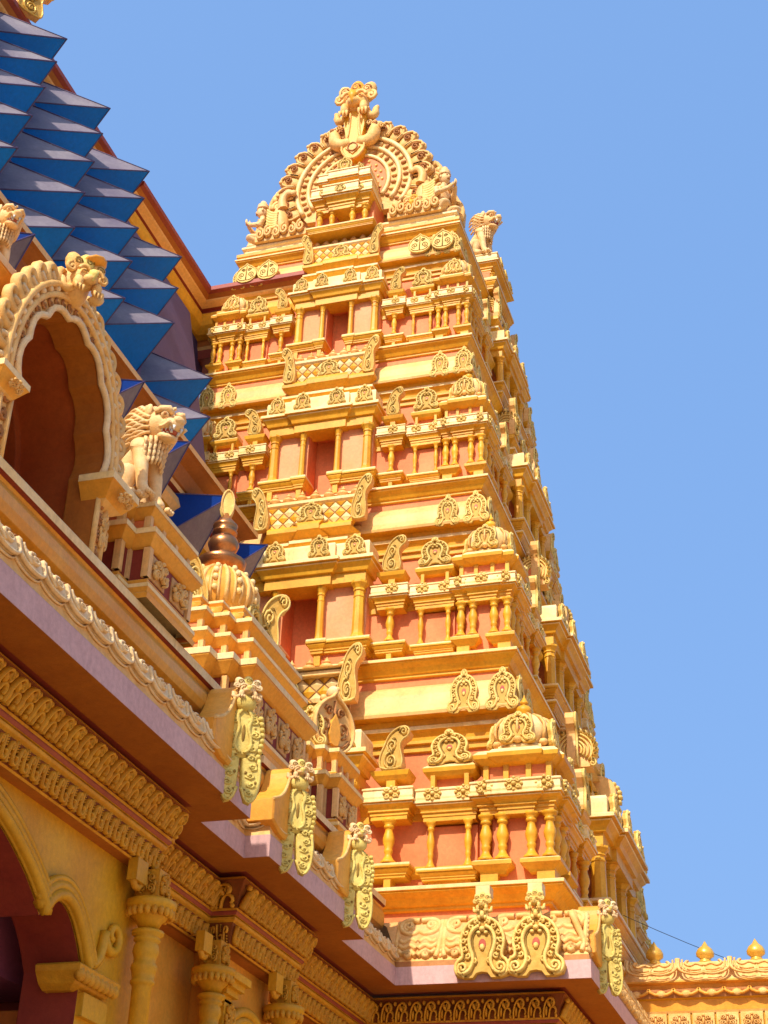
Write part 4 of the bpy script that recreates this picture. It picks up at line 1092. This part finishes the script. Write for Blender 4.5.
# domed shrine
X0,X1,Y0,Y1=-8.3,-6.42,14.35,17.0
sh=ped('domed_shrine','stepped shrine with ribbed dome and copper pot finial behind the lion',X0,X1,Y0,Y1,[(8.02,8.06,.14,.05,-.02,.2,False),(8.20,8.74,.24,.14,.03,.2,True),(8.98,9.14,.15,.10,.10,.2,False),(9.29,9.44,.15,.10,.17,.2,False),(9.70,9.74,.10,.05,.30,.19,False)])
b=MB()
P=stepped(X0+.1,X1-.28,Y0+.28,Y1-.28,.19)
n=len(P)
for i in range(n):
    a=Vector(P[i]); c=Vector(P[(i+1)%n]); L=(c-a).length; d=(c-a).normalized(); k=max(1,round(L/.22))
    for q in range(k):
        p=a+d*L*(q+.5)/k; b.ell((p.x,p.y,9.66),(.12,.12,.10),'brass' if False else 'orangebody',10,6)
world(b,'lotus_row',sh)
DC=(-7.32,15.62)
b=MB(); dp=[(.42,0),(.47,.03),(.47,.10),(.40,.14),(.44,.20),(.49,.34),(.49,.48),(.44,.60),(.34,.71),(.24,.78),(.20,.82)]
b.lathe(dp,(0,0,0),40,'orangebody')
for k in range(20):
    a=2*PI*k/20
    pts=[(r*1.0*math.cos(a),r*1.0*math.sin(a),z) for r,z in dp[4:]]
    if k%2==0:
        for da in (-.10,.10): b.tube([(r*math.cos(a+da),r*math.sin(a+da),z) for r,z in dp[4:]],.02,'carve',4)
        for q in range(4): b.ell((dp[5+q][0]*math.cos(a),dp[5+q][0]*math.sin(a),dp[5+q][1]+.02),(.04,.04,.045),'cream',6,4)
    else:
        b.tube([(r*math.cos(a),r*math.sin(a),z) for r,z in dp[4:]],.03,'carve',5)
for k in range(26): a=2*PI*k/26; b.ell((.45*math.cos(a),.45*math.sin(a),.07),(.06,.06,.05),'carve',6,4)
b.build('dome',sh,T((DC[0],DC[1],9.88)))
b=MB()
b.lathe([(.12,0),(.24,.03),(.30,.12),(.31,.17),(.24,.22),(.13,.25),(.12,.30),(.17,.34),(.20,.42),(.17,.50),(.11,.53),(.11,.56),(.16,.58),(.16,.61),(.12,.63),(.16,.67),(.16,.70),(.09,.78),(.05,.84),(.03,.88)],(0,0,0),20,'copper')
b.build('pot_finial',sh,T((DC[0],DC[1],10.66)))
b=MB(); b.plate([(.10*math.cos(a)*(1 if math.sin(a)<0 else .8),.24*math.sin(a)) for a in [2*PI*k/18 for k in range(18)]],-.02,.02,'stucco','stucco',.1)
b.tube([(.08*math.cos(a),-.025,.2*math.sin(a)) for a in [2*PI*k/16 for k in range(16)]],.014,'carve',4,True)
b.build('finial_leaf',sh,T((DC[0],DC[1],11.68))@Rz(35))
for sx,(x,y) in ((1,(-6.92,16.22)),(-1,(-7.35,14.95))):
    inst('scroll_fin',ME_FIN,sh,T((x,y,9.82))@Rz(35)@S(sx*.42,.8,.72))
inst('arch_ornament',ME_KUDU,sh,T((X1-.5,15.7,9.8))@Rz(90)@S(.5,.8,.4))
# flame topped shrine
X0,X1,Y0,Y1=-7.7,-6.5,17.75,19.2
s3=ped('flame_shrine','small stepped shrine topped by a flame shaped arch nearest the tower',X0,X1,Y0,Y1,[(8.02,8.08,.14,.05,-.02,.16,False),(8.22,8.70,.18,.10,.03,.16,True),(8.88,9.08,.17,.09,.08,.15,False)])
b=MB(); b.add(leafkudu('carve','carvegroove'),S(1.0,1.6,1.0))
for sx in (1,-1):
    for k in range(6): b.ell((sx*(.40-.05*k),-.03,.25+.13*k),(.07,.06,.06),'peach',6,4,Ry(sx*-35))
b.ell((0,-.08,1.02),(.10,.1,.11),'palepink',8,6); b.ell((.03,-.14,1.06),(.05,.05,.05),'carve',8,5)
b.plate(mirror([(0,.62),(.10,.45),(.13,.25),(.08,.1),(0,.08)]),-.18,-.1,'orangebody')
b.build('flame_arch',s3,T((X1-.3,18.35,9.30))@Rz(62)@S(.78,1,.85))
inst('arch_ornament',ME_KUDU,s3,T((X1-.45,18.1,9.3))@Rz(10)@S(.5,.8,.5))
# ------------------------------------------------------------------ large arched niche
nic=thing('arched_niche','large cusped arch niche with deep red barrel inside on the hall parapet','niche',(-6.3,9.95,8.0))
FN=T((-6.28,9.74,8.02))@Rz(90)@S(.91,1,1)
zc=.98; R0=.90
inn=[]
for k in range(7):                        # cusped inner edge
    a0=math.radians(-8+196*k/7); a1=math.radians(-8+196*(k+1)/7)
    for q in range(5):
        a=a0+(a1-a0)*q/5; r=R0-.0+.06*math.sin(PI*q/5)-.05
        inn.append((r*math.cos(a),zc+1.12*r*math.sin(a)))
inn.append((R0*-.9,zc-.2))
out=[(1.10*math.cos(math.radians(a)),zc+1.20*math.sin(math.radians(a))) for a in range(-10,191,8)]
b=MB()
ol=[(1.08,0),]+out+[(-1.08,0),(-.86,0),(-.86,zc-.22)]+inn[::-1][1:]+[(.86,zc-.22),(.86,0)]
b.plate(ol,-.06,.25,'carve','soffit')
b.tube([(x,-.08,z) for x,z in inn],.035,'palepink',5)
for r,w in ((1.0,.035),(1.09,.04)): b.tube([(r*math.cos(math.radians(a)),-.07,zc+r*1.15*math.sin(math.radians(a))) for a in range(-10,191,6)],w,'carve',5)
for sx in (1,-1):
    for w,x in ((.03,.88),(.03,1.05)): b.tube([(sx*x,-.07,0),(sx*x,-.07,zc-.2)],w,'carve',5)
    for k in range(5): b.tube(spiral(sx*.965,.1+.17*k,.06,1.3,PI/2,sx,9,-.07),.02,'carvegroove',4)
for k in range(26):
    a=math.radians(-6+192*k/25); b.tube([(q[0]+.94*math.cos(a),q[1],q[2]+zc+1.06*math.sin(a)) for q in spiral(0,0,.045,1.2,a,1,8,-.07)],.016,'carvegroove',4)
    b.ell((1.045*math.cos(a),-.07,zc+1.2*math.sin(a)),(.035,.04,.035),'palepink',6,4)
b.build('arch_frame',nic,FN)
# flame curls
lf=MB(); lf.tube([(x,-.03,z) for x,z in sm([(-.07,0),(-.08,.16),(.0,.28),(.10,.26),(.10,.16),(.04,.14)],2)],[.06,.06,.055,.05,.04,.03],'carve',6)
lf.tube([(x,-.05,z) for x,z in sm([(.04,0),(.03,.10),(.0,.18)],1)],.035,'palepink',5)
lf.ell((.0,0,.08),(.10,.06,.12),'carve',8,5)
LFM=None
for k in range(21):
    a=-4+188*k/20
    if 84<a<97: continue
    ar=math.radians(a); MM=FN@T((1.10*math.cos(ar),0,zc+1.22*math.sin(ar)))@Ry(-(a-90))@S(-.9 if a<90 else .9,1,.70)
    if LFM is None: LFM=lf.build('leaf',nic,MM).data
    else: inst('leaf',LFM,nic,MM)
mk=MB().add(lion_mask('carve','mint','groove',False),Rz(-28)@T((0,-.10,-.15))@S(.66,.62,.66))
mk.add(MB().ell((0,.05,.2),(.28,.22,.30),'carve',12,8)); mk.ell((0,-.22,.56),(.2,.16,.05),'orangebody',10,6,Rx(-20))
mk.build('lion_mask',nic,FN@T((-.20,-.08,zc+1.14))@S(.68,.75,.66))
# barrel inside
b=MB()
segs=[(.0,1.0),(.75,1.0),(.75,.90),(1.5,.90),(1.5,.80),(2.3,.80),(2.3,.7),(3.0,.7)]
ang=list(range(0,181,10)); rings=[]
for (yy,sc_) in segs:
    q=len(b.v)
    b.v.append((.98*sc_,yy,0))
    for a in ang: b.v.append((.98*sc_*math.cos(math.radians(a)),yy,zc-.1+1.02*sc_*math.sin(math.radians(a))*1.1))
    b.v.append((-.98*sc_,yy,0)); rings.append(q)
nn=len(ang)+2
for r in range(len(rings)-1):
    for k in range(nn-1): b.face((rings[r]+k,rings[r]+k+1,rings[r+1]+k+1,rings[r+1]+k),'nichered',False)
b.face([rings[-1]+k for k in range(nn)],'nichered')
b.box(-1.,1.,-.05,3.,-.03,.0,'orangebody')
b.build('barrel',nic,FN@T((0,.1,.02)))
# outer shell of the niche vault
b=MB(); 
ro=[(1.12,0)]+[(1.12*math.cos(math.radians(a)),zc+1.2*math.sin(math.radians(a))) for a in range(0,181,10)]+[(-1.12,0)]
q=len(b.v)
for x,z in ro: b.v+=[(x,.2,z),(x,3.4,z)]
for k in range(len(ro)-1): b.face((q+2*k,q+2*k+1,q+2*k+3,q+2*k+2),'peach',False)
b.build('shell',nic,FN)
# capitals at the arch springing
for sx in (1,-1):
    b=MB(); b.sweep(U(.20,.22),[(-.10,-.5,'carve'),(-.10,0,'carve'),(.0,.06,'orangebody'),(.10,.2,'orangebody'),(.12,.22,'cream'),(.12,.30,'cream'),(.0,.32,'cream')],bottom=True,top=True)
    b.add(PAN,T((0,-.13,-.46))@S(.17,.5,.44)); b.add(PAN,T((0,-.29,.06))@Rx(35)@S(.3,.5,.16))
    b.build('capital',nic,FN@T((sx*1.04,.05,.56))@S(.72 if sx<0 else .9))
lr=put_lion((-6.70,8.95,10.10),-10,.56,'small seated lion at the upper left edge above the arch niche')
b=thing('side_roof_shrine','stepped orange shrine roof under the small upper left lion','shrine',(-7.0,8.0,8.0),'carved shrines on the hall parapet')
for (z0,z1,h,o,y1,x1) in ((8.02,8.9,.24,.12,8.75,-6.75),(9.14,9.5,.22,.14,8.95,-6.62),(9.72,9.86,.24,.14,9.05,-6.6)):
    m=MB(); tier(m,[(-8.6,5.6),(x1,5.6),(x1,y1),(-8.6,y1)],z0,z1,h,o,'salmon','orangebody','palepink'); 
    m.box(-8.5,x1-.06,5.7,y1-.06,z0,z1+h,'salmon'); world(m,'tier',b)
# hall body behind the parapet
b=MB(); b.box(-14,-9.2,-2.5,22.0,8.0,8.06,'peach'); world(b,'roof',hall)
# ------------------------------------------------------------------ blue clad sloping tower block
blue=thing('blue_clad_roof','tall sloping purple roof wall studded with bright blue pyramid panels','roof',(-13,13,8))
def wx(z): return -12.0+.284*(21.04-z)
b=MB()
z0,z1=13.0,21.2
ye0=20.9; ye1=22.95
b.v+=[(wx(z0),-2,z0),(wx(z0),ye0,z0),(wx(z1),ye1,z1),(wx(z1),-2,z1),(-16,-2,z0),(-16,ye0,z0),(-16,ye1,z1),(-16,-2,z1)]
for f in ((0,1,2,3),(1,5,6,2),(4,0,3,7),(3,2,6,7)): b.face(f,'plum')
world(b,'sloping_wall',blue)
b=MB(); b.box(-16,-9.75,-2,20.85,8.05,13.1,'plum'); world(b,'lower_wall',blue)
b=MB(); b.box(-22,-12.4,-2,24.5,8,22.2,'plum'); world(b,'core',blue)
eC=Vector((0,1.617,0)); eR=Vector((.375,-.675,-1.32))
def pyr(tip,er,ec,depth,name='pyramid_panel'):
    n=ec.cross(er).normalized()
    if n.x<0: n=-n
    c=Vector((0,0,0)); base=c-n*depth-er*.16-ec*.10
    k=.985
    UN=base-er/2*k-ec/2*k; UF=base-er/2*k+ec/2*k; DN=base+er/2*k-ec/2*k; DF=base+er/2*k+ec/2*k
    m=MB(); m.v=[tuple(c),tuple(UN),tuple(UF),tuple(DF),tuple(DN)]
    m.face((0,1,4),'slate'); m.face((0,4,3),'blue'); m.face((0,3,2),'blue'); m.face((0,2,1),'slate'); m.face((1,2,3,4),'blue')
    # thin raised ridge where the sheets are folded together
    for q in (UN,DN,DF,UF): m.tube([c+n*.004,q+n*.012],.012,'plum',4)
    return m
PM=None
cells=[(c,r) for c in range(-3,3) for r in range(0,5)]+[(3,1),(3,2),(3,3),(4,3),(4,4)]
for c,r in cells:
    tip=Vector((-11.0,15.48,21.04))+eC*c+eR*r
    if tip.y<7: continue
    if PM is None:
        PM=pyr(tip,eR,eC,1.10).build('pyramid_panel',blue,T(tip)).data
    else: inst('pyramid_panel',PM,blue,T(tip))
PM2=None
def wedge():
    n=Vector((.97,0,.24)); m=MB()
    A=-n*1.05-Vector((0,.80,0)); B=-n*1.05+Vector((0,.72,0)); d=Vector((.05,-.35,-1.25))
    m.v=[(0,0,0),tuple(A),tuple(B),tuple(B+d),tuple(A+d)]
    m.face((0,2,1),'slate'); m.face((0,1,4),'blueshade'); m.face((0,4,3),'slate'); m.face((0,3,2),'blue'); m.face((1,2,3,4),'blue')  # near facet has its shade painted in as a darker blue
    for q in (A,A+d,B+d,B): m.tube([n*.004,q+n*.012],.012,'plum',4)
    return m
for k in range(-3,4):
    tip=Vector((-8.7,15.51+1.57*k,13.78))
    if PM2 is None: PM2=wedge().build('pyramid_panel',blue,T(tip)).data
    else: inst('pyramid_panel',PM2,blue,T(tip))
# cornices
def ucorn(x,zt,y0,y1,ret=None):
    pth=[(x,y0),(x,y1)]
    if ret: pth.append((ret,y1))
    m=MB()
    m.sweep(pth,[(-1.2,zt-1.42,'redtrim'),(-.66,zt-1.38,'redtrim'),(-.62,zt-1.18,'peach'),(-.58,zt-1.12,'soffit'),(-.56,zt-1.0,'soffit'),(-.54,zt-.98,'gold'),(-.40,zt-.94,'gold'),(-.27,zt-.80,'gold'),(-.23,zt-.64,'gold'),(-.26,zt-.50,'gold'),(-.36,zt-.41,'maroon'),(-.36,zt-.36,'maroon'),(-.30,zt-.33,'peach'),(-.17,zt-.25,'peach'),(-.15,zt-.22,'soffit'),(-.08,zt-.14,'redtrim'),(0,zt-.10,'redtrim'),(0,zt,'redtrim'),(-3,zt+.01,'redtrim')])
    return m
world(ucorn(-12.12,22.25,-2,20.2),'top_cornice',blue)
world(ucorn(-11.95,22.36,20.2,23.57,-9.0),'top_cornice',blue)
m=MB(); x=-9.0
m.sweep([(x,-2),(x,20.5),(-12.5,20.5)],[(-0.902,13.154,'ochre'),(-0.522,13.173,'ochre'),(-0.332,13.249,'peach'),(-0.266,13.363,'peach'),(-0.323,13.534,'peach'),(-0.418,13.591,'maroon'),(-0.418,13.629,'maroon'),(-0.323,13.648,'peach'),(-0.314,13.724,'soffit'),(-0.285,13.743,'soffit'),(-0.209,13.962,'soffit'),(-0.048,14.066,'soffit'),(0.000,14.085,'peach'),(0.000,14.180,'peach'),(-0.057,14.199,'peach'),(-1.330,14.218,'peach')])
world(m,'lower_cornice',blue)
b=MB(); b.ell((0,0,.2),(.35,.25,.5),'white',10,7); b.add(scrollfin('brass','groove'),T((.15,-.2,-.1))@S(.8,.8,.9))
b.build('cornice_ornament',blue,T((-12.3,15.75,22.3))@Rz(60)@S(.8))
# ------------------------------------------------------------------ compound wall with bulb finials
cw=thing('parapet_wall','low orange compound wall with scalloped coping and onion finials right of the tower','wall',(2,27,0))
WP=[(-6.,26.95),(16.,26.95)]
b=MB(); b.sweep(WP,[(-.5,0,'ochre'),(-.22,0,'ochre'),(-.22,7.76,'ochre'),(-.20,7.765,'carve'),(-.18,7.80,'orangebody'),(-.16,7.98,'ochre'),(-.10,8.0,'carvegroove'),(-.06,8.1,'carvegroove'),(-.06,8.14,'orangebody'),(-.12,8.15,'orangebody'),(-.10,8.22,'orangebody'),(0,8.24,'orangebody'),(.0,8.27,'carve'),(-.02,8.30,'carve'),(-.10,8.5,'carve'),(-.22,8.60,'carve'),(-.24,8.63,'cream'),(-.9,8.632,'cream')]); 
b.box(-6,16,27.2,27.8,0,8.6,'ochre')
TW=MB()
ol=[(-.48,.0),(-.49,-.5),(-.40,-.78),(-.18,-.92),(-.06,-.86),(0,-.8),(.06,-.86),(.18,-.92),(.40,-.78),(.49,-.5),(.48,0)]
TW.tube([(x,-.03,z) for x,z in sm(ol,2)],.035,'carve',5)
TW.tube([(x*.85,-.035,z*.82-.06) for x,z in sm(ol,1)],.02,'carve',4)
for sx in (1,-1):
    TW.tube([(sx*x,-.04,z) for x,z in sm([(.02,-.45),(.16,-.3),(.26,-.5),(.36,-.3),(.30,-.15)],2)],.035,'carve',5)
    TW.tube([(sx*x,-.04,z) for x,z in sm([(.05,-.65),(.2,-.7),(.3,-.6)],1)],.03,'carve',4)
def f(M,w,k):
    b.add(TW,M@T((0,.03,8.62))@Rx(-22)@S(w,.9,.36)); 
along(WP,0,.865,f)
def f(M,w,k): b.add(MB().tube([(w*.5*math.cos(a),-.02,.10*math.sin(a)) for a in [PI+PI*q/6 for q in range(7)]],.03,'orangebody',5),M@T((0,.07,8.14))); b.add(MB().ell((0,.05,8.06),(.09,.04,.06),'carve',6,4),M)
along(WP,0,.42,f)
def f(M,w,k): b.add(MB().box(-w*.46,w*.46,.17,.2,7.50,7.76,'carve').add(PAN,T((0,.17,7.52))@S(w*.8,.5,.22)),M)
along(WP,0,.40,f)
world(b,'wall',cw)
fm=None
for k in range(-1,12):
    MM=T((5.20-9+.01+.865*k+.0,27.3,8.62))
    if fm is None: fm=MB().lathe([(.11,0),(.13,.02),(.10,.05),(.085,.08),(.15,.13),(.155,.19),(.12,.26),(.06,.31),(.035,.35),(.006,.40)],(0,0,0),16,'brass').build('finial',cw,MM).data
    else: inst('finial',fm,cw,MM)
cb=MB()
def cable(a,c,sag,n=24): return [(a[0]+(c[0]-a[0])*k/n,a[1]+(c[1]-a[1])*k/n,a[2]+(c[2]-a[2])*k/n-sag*4*(k/n)*(1-k/n)) for k in range(n+1)]
cb.tube(cable((-4.1,26.,9.15),(6,48,12.5),1.0),.006,'wire',4)
tag(cb.build('power_cable'),'thin dark cable slung between the tower and beyond the compound wall','cable')
# ------------------------------------------------------------------ ground
b=MB(); b.v+=[(-2500,-2500,0),(2500,-2500,0),(2500,2500,0),(-2500,2500,0)]; b.face((0,1,2,3),'dirt')
g=b.build('ground'); g['kind']='structure'
b=MB(); b.box(-5.2,40,-40,40,.004,.05,'paving'); g=b.build('paved_yard'); g['kind']='structure'

# ------------------------------------------------------------------ light, sky, camera
SUN=Vector((-.15,-1.0,1.02)).normalized()     # towards the sun
w=D.worlds.new('World'); sc.world=w; w.use_nodes=True
nt=w.node_tree; bg=nt.nodes['Background']
sk=nt.nodes.new('ShaderNodeTexSky'); sk.sky_type='NISHITA'; sk.sun_disc=False
sk.sun_elevation=math.asin(SUN.z); sk.sun_rotation=math.atan2(SUN.x,SUN.y)
sk.air_density=1.0; sk.dust_density=8; sk.ozone_density=1.6
mxs=nt.nodes.new('ShaderNodeMix'); mxs.data_type='RGBA'; mxs.inputs['Factor'].default_value=.72
mxs.inputs[7].default_value=(.84,1.76,3.64,1)   # thin even haze that flattens the gradient of the clear sky
nt.links.new(sk.outputs[0],mxs.inputs[6]); nt.links.new(mxs.outputs[2],bg.inputs[0]); bg.inputs[1].default_value=.15
l=D.lights.new('Sun','SUN'); l.energy=3.1; l.angle=math.radians(.6); l.color=(1,.92,.80)
lo=D.objects.new('sun',l); COL.objects.link(lo); lo.rotation_euler=SUN.to_track_quat('Z','Y').to_euler()
cam=D.cameras.new('camera'); co_=D.objects.new('camera',cam); COL.objects.link(co_); sc.camera=co_
cam.sensor_fit='VERTICAL'; cam.sensor_height=36; cam.sensor_width=27; cam.lens=1550/1024*36; cam.clip_end=6000; cam.clip_start=.05
az,pi_,ro=math.radians(-18.43),math.radians(30.44),math.radians(2.4)
fwd=Vector((math.sin(az)*math.cos(pi_),math.cos(az)*math.cos(pi_),math.sin(pi_)))
rt=Vector((math.cos(az),-math.sin(az),0)); up=rt.cross(fwd)
r2=math.cos(ro)*rt+math.sin(ro)*up; u2=-math.sin(ro)*rt+math.cos(ro)*up
Mc=Matrix((( r2.x,u2.x,-fwd.x,0),(r2.y,u2.y,-fwd.y,0),(r2.z,u2.z,-fwd.z,1.6),(0,0,0,1)))
co_.matrix_world=Mc
sc.view_settings.view_transform='Standard'; sc.view_settings.look='None'; sc.view_settings.exposure=.82; sc.view_settings.gamma=1
sc.view_settings.use_curve_mapping=False
sc.cycles.max_bounces=6
